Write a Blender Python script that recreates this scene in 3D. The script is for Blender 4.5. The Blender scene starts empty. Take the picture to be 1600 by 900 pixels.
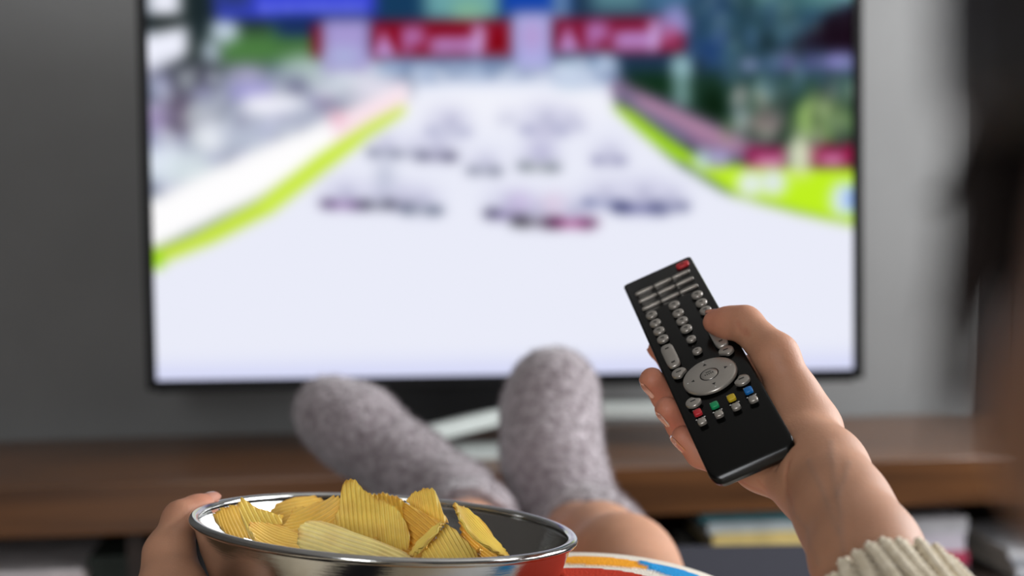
import bpy, bmesh, math, random
import numpy as np
from mathutils import Vector, Matrix, Euler

random.seed(7)
rng = np.random.default_rng(7)
scene = bpy.context.scene
COL = scene.collection

# ------------------------------------------------------------------ camera
CAMZ = 0.846
F = 2222.0                       # focal length in pixels of the 1600 px wide frame
cam_data = bpy.data.cameras.new('camera')
cam = bpy.data.objects.new('camera', cam_data)
COL.objects.link(cam)
cam_data.sensor_width = 36.0
cam_data.lens = F / 1600 * 36.0
cam_data.clip_start = 0.02
CAM_M = Matrix.Translation((0, 0, CAMZ)) @ (Matrix.Rotation(math.radians(90 - 2.91), 4, 'X') @ Matrix.Rotation(math.radians(-0.8), 4, 'Z'))
cam.matrix_world = CAM_M
cam_data.dof.use_dof = True
cam_data.dof.focus_distance = 0.765
cam_data.dof.aperture_fstop = 5.0
scene.camera = cam

# ------------------------------------------------------------------ world, exposure
world = bpy.data.worlds.new('world')
scene.world = world
world.use_nodes = True
bg = world.node_tree.nodes['Background']
bg.inputs[0].default_value = (0.75, 0.85, 1.0, 1)
bg.inputs[1].default_value = 1.0
vs = scene.view_settings
vs.view_transform = 'Standard'
vs.look = 'None'
vs.exposure = 0.0
vs.gamma = 1.0
vs.use_curve_mapping = False

# ------------------------------------------------------------------ daylight in the two windows
ROOM_X0, ROOM_X1, ROOM_Y0 = -2.4, 1.75, -2.2
def area_light(name, loc, rot, sx, sy, power, color):
    l = bpy.data.lights.new(name, 'AREA')
    l.shape = 'RECTANGLE'; l.size = sx; l.size_y = sy
    l.energy = power; l.color = color
    o = bpy.data.objects.new(name, l)
    o.location = loc; o.rotation_euler = rot
    COL.objects.link(o)
    return o
area_light('daylight_side_window', (ROOM_X1 - 0.03, 1.55, 1.45), (0, math.radians(90), 0), 1.3, 1.7, 74, (0.97, 0.98, 1.0))
area_light('daylight_rear_window', (-0.55, ROOM_Y0 + 0.03, 1.45), (math.radians(90), 0, 0), 0.7, 1.3, 36, (0.97, 0.98, 1.0))

# ------------------------------------------------------------------ helpers
def W(px, py, z):
    """world point seen at pixel (px,py) of the frame at depth z (m)"""
    return np.array(CAM_M @ Vector(((px - 800) / F * z, -(py - 450) / F * z, -z)))
CR = np.array(CAM_M.to_3x3())
def CD(x, y, z):
    """camera direction (x right, y down, z forward) in world axes"""
    return CR @ np.array([x, -y, -z], float)
def nrm(v):
    v = np.asarray(v, float)
    return v / np.linalg.norm(v)
def lin(c):
    c = np.asarray(c, float) / 255.0
    return np.where(c <= 0.04045, c / 12.92, ((c + 0.055) / 1.055) ** 2.4)

def new_mat(name):
    m = bpy.data.materials.new(name)
    m.use_nodes = True
    nt = m.node_tree
    return m, nt, nt.nodes['Principled BSDF']

def mat(name, rgb, rough=0.5, metal=0.0, var=0.0, scale=20.0, stretch=(1, 1, 1), bump=0.0, bscale=None,
        rgb2=None, spec=0.5, sss=0.0, sheen=0.0, coat=0.0, aniso=0.0, detail=4.0, bdist=0.002):
    m, nt, b = new_mat(name)
    c = lin(rgb)
    b.inputs['Base Color'].default_value = (*c, 1)
    b.inputs['Roughness'].default_value = rough
    b.inputs['Metallic'].default_value = metal
    b.inputs['Specular IOR Level'].default_value = spec
    if sheen: b.inputs['Sheen Weight'].default_value = sheen
    if coat: b.inputs['Coat Weight'].default_value = coat
    if aniso: b.inputs['Anisotropic'].default_value = aniso
    if sss:
        b.inputs['Subsurface Weight'].default_value = sss
        b.inputs['Subsurface Radius'].default_value = (0.012, 0.004, 0.002)
        b.inputs['Subsurface Scale'].default_value = 0.6
    tc = nt.nodes.new('ShaderNodeTexCoord')
    mp = nt.nodes.new('ShaderNodeMapping')
    mp.inputs['Scale'].default_value = stretch
    nt.links.new(tc.outputs['Object'], mp.inputs['Vector'])
    if var or rgb2 is not None:
        n = nt.nodes.new('ShaderNodeTexNoise')
        n.inputs['Scale'].default_value = scale
        n.inputs['Detail'].default_value = detail
        nt.links.new(mp.outputs[0], n.inputs['Vector'])
        r = nt.nodes.new('ShaderNodeValToRGB')
        c2 = lin(rgb2) if rgb2 is not None else np.clip(c * (1 + var), 0, 1)
        c1 = c if rgb2 is not None else c * (1 - var)
        r.color_ramp.elements[0].position = 0.35
        r.color_ramp.elements[1].position = 0.65
        r.color_ramp.elements[0].color = (*c1, 1)
        r.color_ramp.elements[1].color = (*c2, 1)
        nt.links.new(n.outputs['Fac'], r.inputs['Fac'])
        nt.links.new(r.outputs['Color'], b.inputs['Base Color'])
    if bump:
        n2 = nt.nodes.new('ShaderNodeTexNoise')
        n2.inputs['Scale'].default_value = bscale or scale
        n2.inputs['Detail'].default_value = 3
        nt.links.new(mp.outputs[0], n2.inputs['Vector'])
        bp = nt.nodes.new('ShaderNodeBump')
        bp.inputs['Strength'].default_value = bump
        bp.inputs['Distance'].default_value = bdist
        nt.links.new(n2.outputs['Fac'], bp.inputs['Height'])
        nt.links.new(bp.outputs[0], b.inputs['Normal'])
    return m

def link(o, parent=None):
    COL.objects.link(o)
    if parent is not None:
        o.parent = parent
    return o

def mesh_obj(name, verts, faces, material, parent=None, smooth=False):
    me = bpy.data.meshes.new(name)
    me.from_pydata([tuple(map(float, v)) for v in verts], [], [tuple(map(int, f)) for f in faces])
    me.update()
    if material: me.materials.append(material)
    if smooth: me.shade_smooth()
    o = bpy.data.objects.new(name, me)
    return link(o, parent)

def bm_obj(name, bm, material, parent=None, smooth=False):
    me = bpy.data.meshes.new(name)
    bm.to_mesh(me); bm.free()
    if material: me.materials.append(material)
    if smooth: me.shade_smooth()
    o = bpy.data.objects.new(name, me)
    return link(o, parent)

def box(name, lo, hi, material, parent=None, bevel=0.0, M=None, seg=2):
    bm = bmesh.new()
    lo = np.array(lo, float); hi = np.array(hi, float)
    c = (lo + hi) / 2; s = hi - lo
    bmesh.ops.create_cube(bm, size=1.0, matrix=Matrix.Translation(c) @ Matrix.Diagonal((*s, 1)))
    if bevel:
        bmesh.ops.bevel(bm, geom=bm.edges[:], offset=bevel, segments=seg, affect='EDGES', profile=0.5)
    if M is not None:
        bm.transform(M)
    return bm_obj(name, bm, material, parent, smooth=False)

def empty(name, loc=(0, 0, 0), rz=0.0):
    o = bpy.data.objects.new(name, None)
    o.empty_display_size = 0.05
    o.location = loc; o.rotation_euler = (0, 0, rz)
    COL.objects.link(o)
    return o

def tag(o, label, cat, group=None):
    o['label'] = label; o['category'] = cat
    if group: o['group'] = group
    return o
def struct(o):
    o['kind'] = 'structure'
    return o

def tube(pts, radii, n=10, cap=True):
    """verts, faces of a tube along pts"""
    pts = np.array(pts, float); radii = np.broadcast_to(radii, len(pts))
    T = np.gradient(pts, axis=0)
    T /= np.linalg.norm(T, axis=1)[:, None] + 1e-12
    up = np.array([0, 0, 1.0]) if abs(T[0, 2]) < 0.9 else np.array([1.0, 0, 0])
    V = []; Fc = []
    u = nrm(np.cross(T[0], up))
    for i, p in enumerate(pts):
        u = nrm(u - T[i] * (u @ T[i])); w = np.cross(T[i], u)
        for k in range(n):
            a = 2 * math.pi * k / n
            V.append(p + radii[i] * (math.cos(a) * u + math.sin(a) * w))
    for i in range(len(pts) - 1):
        for k in range(n):
            k2 = (k + 1) % n
            Fc.append((i * n + k, i * n + k2, (i + 1) * n + k2, (i + 1) * n + k))
    if cap:
        Fc.append(tuple(range(n - 1, -1, -1)))
        Fc.append(tuple((len(pts) - 1) * n + k for k in range(n)))
    return V, Fc

# -------- signed distance shapes -> one continuous surface (surface nets)
def s_cone(a, b, r1, r2):
    a = np.asarray(a, np.float32); b = np.asarray(b, np.float32)
    def f(p):
        ba = b - a
        t = np.clip(((p - a) @ ba) / max(float(ba @ ba), 1e-12), 0, 1)
        return np.linalg.norm(p - a - t[:, None] * ba, axis=1) - (r1 + (r2 - r1) * t)
    return f
def s_ell(c, r, M=None):
    c = np.asarray(c, np.float32); r = np.asarray(r, np.float32)
    Rm = None if M is None else np.asarray(M, np.float32)      # columns = axes
    def f(p):
        q = p - c
        if Rm is not None: q = q @ Rm
        k0 = np.linalg.norm(q / r, axis=1)
        k1 = np.linalg.norm(q / (r * r), axis=1)
        return k0 * (k0 - 1) / np.maximum(k1, 1e-6)
    return f
def smin(a, b, k):
    h = np.maximum(k - np.abs(a - b), 0) / k
    return np.minimum(a, b) - h * h * k * 0.25
def s_union(fs, k):
    def f(p):
        d = fs[0](p)
        for g in fs[1:]:
            d = smin(d, g(p), k)
        return d
    return f
def chain(pts, rs, k=0.004):
    return s_union([s_cone(pts[i], pts[i + 1], rs[i], rs[i + 1]) for i in range(len(pts) - 1)], k)

def sdf_mesh(f, lo, hi, h, blk=8):
    lo = np.array(lo, float); hi = np.array(hi, float)
    nb = np.ceil((hi - lo) / (h * blk)).astype(int)
    N = nb * blk + 1
    B = h * blk
    bi = np.stack(np.meshgrid(*[np.arange(k) for k in nb], indexing='ij'), -1).reshape(-1, 3)
    cd = f((lo + (bi + 0.5) * B).astype(np.float32))
    D = np.repeat(np.repeat(np.repeat(cd.reshape(nb), blk, 0), blk, 1), blk, 2)
    D = np.pad(D, ((0, 1), (0, 1), (0, 1)), mode='edge').astype(np.float32)
    act = bi[np.abs(cd) < B * 1.35]
    loc = np.stack(np.meshgrid(*[np.arange(blk + 1)] * 3, indexing='ij'), -1).reshape(-1, 3)
    for s in range(0, len(act), 400):
        a = act[s:s + 400]
        idx = (a[:, None, :] * blk + loc[None]).reshape(-1, 3)
        D[idx[:, 0], idx[:, 1], idx[:, 2]] = f((lo + idx * h).astype(np.float32))
    D[0], D[-1] = np.maximum(D[0], h), np.maximum(D[-1], h)
    D[:, 0], D[:, -1] = np.maximum(D[:, 0], h), np.maximum(D[:, -1], h)
    D[:, :, 0], D[:, :, -1] = np.maximum(D[:, :, 0], h), np.maximum(D[:, :, -1], h)
    S = D < 0
    n0, n1, n2 = N
    cnt = sum(S[i:n0 - 1 + i, j:n1 - 1 + j, k:n2 - 1 + k].astype(np.int8) for i in (0, 1) for j in (0, 1) for k in (0, 1))
    cells = np.argwhere((cnt > 0) & (cnt < 8))
    cid = -np.ones((n0 - 1, n1 - 1, n2 - 1), np.int64)
    cid[cells[:, 0], cells[:, 1], cells[:, 2]] = np.arange(len(cells))
    corners = [(i, j, k) for i in (0, 1) for j in (0, 1) for k in (0, 1)]
    vals = np.stack([D[cells[:, 0] + i, cells[:, 1] + j, cells[:, 2] + k] for i, j, k in corners], 1)
    P = np.zeros((len(cells), 3)); Cn = np.zeros(len(cells))
    for x in range(8):
        for y in range(x + 1, 8):
            cx, cy = np.array(corners[x]), np.array(corners[y])
            if np.abs(cx - cy).sum() != 1: continue
            va, vb = vals[:, x], vals[:, y]
            m = (va < 0) != (vb < 0)
            t = np.where(m, va / np.where(m, va - vb, 1), 0)
            P += np.where(m[:, None], cx + t[:, None] * (cy - cx), 0); Cn += m
    V = lo + (cells + P / Cn[:, None]) * h
    Q = []
    for ax in range(3):
        sl0 = [slice(None)] * 3; sl1 = [slice(None)] * 3
        sl0[ax] = slice(0, -1); sl1[ax] = slice(1, None)
        A, Bs = S[tuple(sl0)], S[tuple(sl1)]
        e = np.argwhere(A != Bs)
        o1, o2 = [(1, 2), (2, 0), (0, 1)][ax]
        e = e[(e[:, o1] > 0) & (e[:, o2] > 0) & (e[:, o1] < N[o1] - 1) & (e[:, o2] < N[o2] - 1)]
        flip = A[e[:, 0], e[:, 1], e[:, 2]]
        def c(d1, d2):
            q = e.copy(); q[:, o1] -= d1; q[:, o2] -= d2
            return cid[q[:, 0], q[:, 1], q[:, 2]]
        q = np.stack([c(1, 1), c(0, 1), c(0, 0), c(1, 0)], 1)
        q[~flip] = q[~flip][:, ::-1]
        Q.append(q)
    Q = np.concatenate(Q)
    Q = Q[(Q >= 0).all(1)]
    return V, Q

def fast_mesh(name, V, Q, material, parent=None, attrs=None):
    me = bpy.data.meshes.new(name)
    V = np.asarray(V, np.float32); Q = np.asarray(Q, np.int32)
    k = Q.shape[1]
    me.vertices.add(len(V)); me.vertices.foreach_set('co', V.ravel())
    me.loops.add(Q.size); me.loops.foreach_set('vertex_index', Q.ravel())
    me.polygons.add(len(Q))
    me.polygons.foreach_set('loop_start', np.arange(0, Q.size, k, dtype=np.int32))
    me.polygons.foreach_set('loop_total', np.full(len(Q), k, np.int32))
    me.update(calc_edges=True); me.validate()
    for an, arr in (attrs or {}).items():
        at = me.attributes.new(an, 'FLOAT_COLOR', 'POINT')
        at.data.foreach_set('color', np.concatenate([arr, np.ones((len(arr), 1))], 1).astype(np.float32).ravel())
    me.shade_smooth()
    if material: me.materials.append(material)
    return link(bpy.data.objects.new(name, me), parent)

# ================================================================== ROOM
wall_m = mat('grey_plaster', (128, 128, 127), 0.9, var=0.03, scale=6, bump=0.15, bscale=90)
white_m = mat('white_paint', (215, 214, 210), 0.8, var=0.02, scale=4)
floor_m = mat('oak_floor', (120, 92, 66), 0.5, rgb2=(92, 66, 44), scale=4, stretch=(8, 0.6, 1), bump=0.1)
plank_m = floor_m
frame_m = mat('window_frame_paint', (225, 225, 222), 0.5)
door_m = mat('dark_stained_wood', (52, 44, 42), 0.55, rgb2=(40, 34, 33), scale=5, stretch=(6, 6, 0.5))
glass_m, nt, b = new_mat('window_glass')
b.inputs['Base Color'].default_value = (0.9, 0.95, 1, 1)
b.inputs['Roughness'].default_value = 0.02
b.inputs['Transmission Weight'].default_value = 1.0

BYAW = math.radians(6.0)
BY = 2.73                       # back wall distance on the axis
CEIL = 2.5
Mb = Matrix.Translation((0, BY, 0)) @ Matrix.Rotation(BYAW, 4, 'Z')
# back wall with an opening for the dark door
DX0, DX1, DH = 0.925, 1.62, 2.1
wb = struct(box('wall_back', (-2.7, 0, 0), (DX0, 0.12, CEIL), wall_m, M=Mb))
w2 = box('wall_panel', (DX1, 0, 0), (2.2, 0.12, CEIL), wall_m, M=Mb, parent=wb)
w3 = box('wall_panel', (DX0, 0, DH), (DX1, 0.12, CEIL), wall_m, M=Mb, parent=wb)
dr = struct(box('door_1', (DX0 + 0.002, 0.03, 0.0), (DX1 - 0.002, 0.08, DH - 0.002), door_m, M=Mb, bevel=0.004))
for i in range(2):
    box('door_panel', (DX0 + 0.1, 0.022, 0.15 + i * 1.0), (DX1 - 0.1, 0.031, 0.98 + i * 0.98), door_m, parent=dr, M=Mb, bevel=0.004)
hb = bmesh.new()
bmesh.ops.create_cone(hb, cap_ends=True, segments=16, radius1=0.011, radius2=0.011, depth=0.13,
                      matrix=Mb @ Matrix.Translation((DX1 - 0.1, 0.0, 1.02)) @ Matrix.Rotation(math.radians(90), 4, 'Y'))
bm_obj('door_handle', hb, mat('brushed_handle', (170, 170, 168), 0.3, 1.0), dr, True)
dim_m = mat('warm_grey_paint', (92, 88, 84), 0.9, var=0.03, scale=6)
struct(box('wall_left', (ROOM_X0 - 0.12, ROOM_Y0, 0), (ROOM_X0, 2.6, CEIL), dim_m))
fl = struct(box('floor', (ROOM_X0 - 0.1, ROOM_Y0 - 0.1, -0.06), (ROOM_X1 + 0.1, 3.1, -0.012), floor_m))
pk = None
for i in range(26):
    x0 = ROOM_X0 + i * 0.16
    if x0 > ROOM_X1: break
    if pk is None:
        pk = box('floor_plank', (0, ROOM_Y0, -0.012), (0.157, 3.0, 0.0), plank_m, parent=fl)
        pk.location.x = x0
    else:
        c = pk.copy(); c.location.x = x0; link(c, fl)
struct(box('ceiling', (ROOM_X0 - 0.1, ROOM_Y0 - 0.1, CEIL), (ROOM_X1 + 0.1, 3.1, CEIL + 0.1), mat('ceiling_paint', (176, 174, 170), 0.9, var=.02, scale=3)))
# right wall with its window opening
wr = struct(box('wall_right', (ROOM_X1, ROOM_Y0, 0), (ROOM_X1 + 0.12, 3.0, 0.78), wall_m))
for lo, hi in (((ROOM_X1, ROOM_Y0, 2.12), (ROOM_X1 + 0.12, 3.0, CEIL)), ((ROOM_X1, ROOM_Y0, 0.78), (ROOM_X1 + 0.12, 0.68, 2.12)),
               ((ROOM_X1, 2.42, 0.78), (ROOM_X1 + 0.12, 3.0, 2.12))):
    box('wall_panel', lo, hi, wall_m, parent=wr)
def window(name, lo, hi, axis, n):
    """framed window in the plane normal to axis; n panes"""
    o = empty(name, ((lo[0] + hi[0]) / 2, (lo[1] + hi[1]) / 2, lo[2]))
    o['kind'] = 'structure'
    base = np.array(o.location)
    lo = np.array(lo, float) - base; hi = np.array(hi, float) - base
    h = 1 - axis
    t = 0.05
    def piece(nm, a0, a1, z0, z1, m, d0=0.0, d1=1.0):
        p0 = np.zeros(3); p1 = np.zeros(3)
        p0[h], p1[h], p0[2], p1[2] = a0, a1, z0, z1
        p0[axis] = lo[axis] + (hi[axis] - lo[axis]) * d0
        p1[axis] = lo[axis] + (hi[axis] - lo[axis]) * d1
        box(nm, p0, p1, m, parent=o)
    piece('frame_rail', lo[h], hi[h], lo[2], lo[2] + t, frame_m)
    piece('frame_rail', lo[h], hi[h], hi[2] - t, hi[2], frame_m)
    w = (hi[h] - lo[h] - t) / n
    for i in range(n + 1):
        piece('frame_post', lo[h] + i * w, lo[h] + i * w + t, lo[2] + t, hi[2] - t, frame_m)
    for i in range(n):
        piece('pane', lo[h] + i * w + t, lo[h] + (i + 1) * w, lo[2] + t, hi[2] - t, glass_m, 0.45, 0.55)
window('window_1', (ROOM_X1 + 0.02, 0.68, 0.78), (ROOM_X1 + 0.08, 2.42, 2.12), 0, 2)
wq = struct(box('wall_rear', (ROOM_X0, ROOM_Y0 - 0.12, 0), (ROOM_X1, ROOM_Y0, 0.78), wall_m))
for lo, hi in (((ROOM_X0, ROOM_Y0 - 0.12, 2.12), (ROOM_X1, ROOM_Y0, CEIL)), ((ROOM_X0, ROOM_Y0 - 0.12, 0.78), (-0.92, ROOM_Y0, 2.12)),
               ((-0.18, ROOM_Y0 - 0.12, 0.78), (ROOM_X1, ROOM_Y0, 2.12))):
    box('wall_panel', lo, hi, wall_m, parent=wq)
window('window_2', (-0.92, ROOM_Y0 - 0.08, 0.78), (-0.18, ROOM_Y0 - 0.02, 2.12), 1, 1)

# ================================================================== TV BENCH
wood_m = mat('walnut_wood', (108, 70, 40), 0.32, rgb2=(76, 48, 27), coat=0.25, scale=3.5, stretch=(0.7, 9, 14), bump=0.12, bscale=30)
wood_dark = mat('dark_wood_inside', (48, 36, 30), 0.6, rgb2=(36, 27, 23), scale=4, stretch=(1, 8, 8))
BENCH_Z = 0.45
bench = empty('tv_bench', (0, 2.42, 0), BYAW)
tag(bench, 'long low walnut TV bench with thick top and open shelf of books', 'tv bench')
L0, L1, D0, D1 = -1.7, 1.5, -0.23, 0.24
box('top', (L0, D0, BENCH_Z - 0.078), (L1, D1, BENCH_Z), wood_m, bench, 0.004)
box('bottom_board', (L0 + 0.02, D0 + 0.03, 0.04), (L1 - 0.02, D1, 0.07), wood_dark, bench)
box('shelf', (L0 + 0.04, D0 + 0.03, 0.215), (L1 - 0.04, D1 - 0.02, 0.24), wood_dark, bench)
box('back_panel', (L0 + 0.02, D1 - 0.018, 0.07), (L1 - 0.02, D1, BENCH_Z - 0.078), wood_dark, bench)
for x in (L0, L1 - 0.04):
    box('side_panel', (x, D0 + 0.01, 0.0), (x + 0.04, D1, BENCH_Z - 0.078), wood_m, bench)
for x in (-0.62, 0.16):
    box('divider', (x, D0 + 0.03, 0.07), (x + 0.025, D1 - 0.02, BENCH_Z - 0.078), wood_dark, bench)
Mbench = Matrix.Translation((0, 2.42, 0)) @ Matrix.Rotation(BYAW, 4, 'Z')

# books and magazines lying on the bench shelf
page_m = mat('paper_pages', (214, 208, 196), 0.85, var=0.12, scale=40, stretch=(0.2, 0.2, 14))
cover_cache = {}
def book(x, y, z, w, d, h, rgb, rz, label, group, kind='book'):
    o = empty(kind, tuple(Mbench @ Vector((x, y, z))), BYAW + rz)
    tag(o, label, 'book' if kind == 'book' else 'magazine', group)
    if rgb not in cover_cache:
        cover_cache[rgb] = mat('cover_%d' % len(cover_cache), rgb, 0.45, var=0.12, scale=25)
    cm = cover_cache[rgb]
    t = 0.0025 if kind == 'book' else 0.0009
    bm = bmesh.new()
    def bx(lo, hi):
        c = (np.array(lo) + np.array(hi)) / 2; s = np.array(hi) - np.array(lo)
        bmesh.ops.create_cube(bm, size=1, matrix=Matrix.Translation(c) @ Matrix.Diagonal((*s, 1)))
    bx((-w / 2, -d / 2, 0), (w / 2, d / 2, t)); bx((-w / 2, -d / 2, h - t), (w / 2, d / 2, h))
    bx((-w / 2, -d / 2 - 0.002, 0), (w / 2, -d / 2 + 0.001, h))           # spine towards the room
    bm_obj('cover', bm, cm, o)
    box('pages', (-w / 2 + 0.004, -d / 2 + 0.001, t), (w / 2 - 0.004, d / 2 - 0.005, h - t), page_m, o)
    return z + h
def stack(x, y, items, place, group, kind):
    z = 0.24
    n = len(items)
    for i, (w, d, h, rgb, nm) in enumerate(items):
        pos = 'bottom' if i == 0 else 'topmost' if i == n - 1 else '%s from the bottom' % ('second', 'third', 'fourth', 'fifth', 'sixth', 'seventh')[i - 1]
        z = book(x + random.uniform(-.006, .006), y + random.uniform(-.004, .004), z, w, d, h, rgb, random.uniform(-.03, .03),
                 '%s %s in stack %s, %s' % (nm, kind, place, pos), group, kind)
stack(-0.86, -0.065, [(.36, .26, .016, (205, 200, 200), 'off-white'), (.35, .26, .012, (90, 88, 92), 'dark grey'), (.36, .26, .014, (212, 208, 208), 'pale grey'),
                     (.35, .26, .007, (70, 60, 62), 'charcoal'), (.36, .26, .014, (206, 186, 186), 'pinkish white'), (.34, .25, .009, (216, 210, 210), 'white')],
      'at the bench left end', 'magazines at the left end of the shelf', 'magazine')
stack(0.40, -0.095, [(.24, .19, .030, (60, 62, 70), 'slate'), (.24, .19, .021, (205, 204, 200), 'white'), (.22, .18, .014, (52, 50, 48), 'black'),
                    (.21, .18, .026, (240, 216, 140), 'yellow'), (.22, .18, .020, (220, 234, 240), 'pale blue'), (.23, .19, .016, (72, 154, 172), 'teal')],
      'under the bench middle', 'books in the middle of the shelf', 'book')
stack(0.665, -0.10, [(.12, .18, .024, (70, 66, 72), 'dark grey'), (.12, .18, .022, (176, 62, 90), 'pink'), (.11, .17, .03, (206, 202, 214), 'lilac white'), (.12, .17, .026, (196, 198, 204), 'silver grey')],
      'beside the dark compartment', 'small books right of the middle stack', 'book')
stack(0.95, -0.08, [(.30, .22, .018, (200, 204, 210), 'pale grey'), (.29, .22, .012, (150, 154, 162), 'mid grey'), (.29, .22, .014, (214, 216, 220), 'white')],
      'in the dark right compartment', 'magazines in the right compartment', 'magazine')
# small dark boxes next to the left magazines
for i, (x, h, rgb, nm) in enumerate(((-0.655, .085, (44, 52, 46), 'dark green'), (-0.49, .1, (34, 32, 34), 'black'))):
    o = empty('storage_box', tuple(Mbench @ Vector((x, -0.08, 0.24))), BYAW)
    tag(o, '%s lidded storage box on the bench shelf %s' % (nm, 'against the left magazines' if i == 0 else 'right of the divider'), 'box')
    m = mat('box_%d' % i, rgb, 0.7)
    box('box_body', (-0.03, -0.08, 0), (0.03, 0.08, h - 0.02), m, o, 0.002)
    box('lid', (-0.032, -0.082, h - 0.02), (0.032, 0.082, h), m, o, 0.002)

# ================================================================== TV
black_m = mat('black_plastic', (8, 8, 9), 0.4, spec=0.25)
silver_m = mat('satin_silver', (222, 228, 224), 0.3, 0.25)
TVD = 2.40
TYAW = math.radians(1.4)
pl = W(246, 597, TVD - 0.005); pr = W(1332, 573, TVD + 0.02)
tvw = float(np.linalg.norm((pr - pl)[:2]))
tvc = (pl + pr) / 2
tv_yaw = math.atan2(pr[1] - pl[1], pr[0] - pl[0])
tvh = tvw * 9 / 16
tv = empty('television', (tvc[0], tvc[1], BENCH_Z), tv_yaw)
tag(tv, 'large flat television with thin black frame showing a car race', 'television')
zb = tvc[2] - BENCH_Z
bz = 0.016
box('back_case', (-tvw / 2 - bz, 0.006, zb - bz), (tvw / 2 + bz, 0.03, zb + tvh + bz), black_m, tv, 0.004)
box('rear_bulge', (-tvw * 0.36, 0.028, zb + 0.06), (tvw * 0.36, 0.075, zb + tvh * 0.7), black_m, tv, 0.015)
box('bezel_side', (-tvw / 2 - bz, -0.012, zb - bz), (-tvw / 2, 0.008, zb + tvh + bz), black_m, tv, 0.002)
box('bezel_side', (tvw / 2, -0.012, zb - bz), (tvw / 2 + bz, 0.008, zb + tvh + bz), black_m, tv, 0.002)
box('bezel_bottom', (-tvw / 2, -0.012, zb - bz - 0.004), (tvw / 2, 0.008, zb), black_m, tv, 0.002)
box('bezel_top', (-tvw / 2, -0.012, zb + tvh), (tvw / 2, 0.008, zb + tvh + bz), black_m, tv, 0.002)
box('neck', (-0.21, 0.0, 0.045), (0.05, 0.028, zb + 0.05), black_m, tv, 0.004)
Mti = (Matrix.Translation((tvc[0], tvc[1], BENCH_Z)) @ Matrix.Rotation(tv_yaw, 4, 'Z')).inverted()
def tvl(px, py, z): return np.array(Mti @ Vector(W(px, py, z)))
def flat_bar(name, a, b, wd, th, m, parent):
    a = np.array(a); b = np.array(b)
    d = nrm(b - a); s = nrm(np.cross(d, (0, 0, 1))); u = np.cross(s, d)
    V = [p + sx * s * wd / 2 + sz * u * th / 2 for p in (a, b) for sx, sz in ((-1, -1), (1, -1), (1, 1), (-1, 1))]
    Fc = [(3, 2, 1, 0), (4, 5, 6, 7), (0, 1, 5, 4), (1, 2, 6, 5), (2, 3, 7, 6), (3, 0, 4, 7)]
    o = mesh_obj(name, V, Fc, m, parent)
    bm = bmesh.new(); bm.from_mesh(o.data)
    bmesh.ops.recalc_face_normals(bm, faces=bm.faces)
    bmesh.ops.bevel(bm, geom=bm.edges[:], offset=0.004, segments=2, affect='EDGES')
    bm.to_mesh(o.data); bm.free()
    return o
flat_bar('stand_arm', tvl(622, 690, 2.36), tvl(850, 632, 2.44), 0.03, 0.026, silver_m, tv)
flat_bar('stand_arm', tvl(838, 640, 2.44), tvl(1120, 640, 2.42), 0.03, 0.026, silver_m, tv)
for p in (tvl(640, 690, 2.36), tvl(1105, 648, 2.42)):
    box('stand_foot', (p[0] - 0.012, p[1] - 0.014, 0.0), (p[0] + 0.012, p[1] + 0.014, p[2]), silver_m, tv, 0.003)
bp = tvl(820, 700, 2.36)
box('base_plate', (bp[0] - 0.16, -0.10, 0.0), (bp[0] + 0.10, 0.045, 0.006), silver_m, tv, 0.002)

# --- the race picture on the screen, drawn as colours on a fine grid
GX, GY = 440, 248
X0, X1, Y0s, Y1s = 238.0, 1333.0, -28.0, 588.0
gx, gy = np.meshgrid(np.linspace(X0, X1, GX), np.linspace(Y0s, Y1s, GY))
img = np.zeros((GY, GX, 3))
def blur(m, r):
    r = max(int(round(r)), 0)
    if r == 0: return m
    for _ in range(2):
        for ax in (0, 1):
            p = np.concatenate([np.repeat(m.take([0], ax), r + 1, ax), m, np.repeat(m.take([-1], ax), r, ax)], ax)
            c = np.cumsum(p, ax)
            n = m.shape[ax]
            m = (c.take(range(2 * r + 1, 2 * r + 1 + n), ax) - c.take(range(0, n), ax)) / (2 * r + 1)
    return m
def put(mask, rgb, soft=2, a=1.0):
    global img
    k = blur(mask.astype(float), soft)[..., None] * a
    img = img * (1 - k) + np.array(rgb, float) * k
def rect(x0, y0, x1, y1, rgb, soft=2, a=1.0): put((gx > x0) & (gx < x1) & (gy > y0) & (gy < y1), rgb, soft, a)
def ell(cx, cy, rx, ry, rgb, soft=2, a=1.0): put(((gx - cx) / rx) ** 2 + ((gy - cy) / ry) ** 2 < 1, rgb, soft, a)
def poly(pts, rgb, soft=2, a=1.0):
    m = np.zeros_like(gx, bool)
    n = len(pts)
    for i in range(n):
        (xa, ya), (xb, yb) = pts[i], pts[(i + 1) % n]
        if ya == yb: continue
        m ^= ((ya > gy) != (yb > gy)) & (gx < (xb - xa) * (gy - ya) / (yb - ya) + xa)
    put(m, rgb, soft, a)
rect(200, -60, 1400, 640, (30, 52, 78), 0)
rect(590, -40, 670, 30, (22, 58, 92)); rect(665, -40, 785, 34, (104, 160, 165), 4); rect(785, -40, 890, 26, (18, 66, 168), 3)
ell(735, 20, 30, 18, (128, 178, 150), 4); rect(865, -40, 890, 40, (100, 130, 165), 3); rect(925, -40, 1010, 22, (88, 132, 142), 5)
rect(1010, -40, 1090, 30, (66, 106, 140), 5)
rect(238, -40, 420, 130, (36, 46, 44), 3); rect(300, -40, 420, 60, (28, 40, 44), 4)
rect(238, -40, 290, 22, (236, 238, 250), 3); rect(232, 26, 290, 40, (18, 24, 24), 2)
poly([(236, 50), (300, 38), (300, 80), (262, 112), (236, 120)], (240, 242, 255), 3)
rect(345, 48, 525, 104, (76, 124, 66), 5); ell(470, 70, 40, 20, (66, 110, 60), 4)
ell(356, 46, 22, 20, (190, 205, 220), 3); ell(335, 80, 15, 22, (168, 182, 196), 3)
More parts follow.
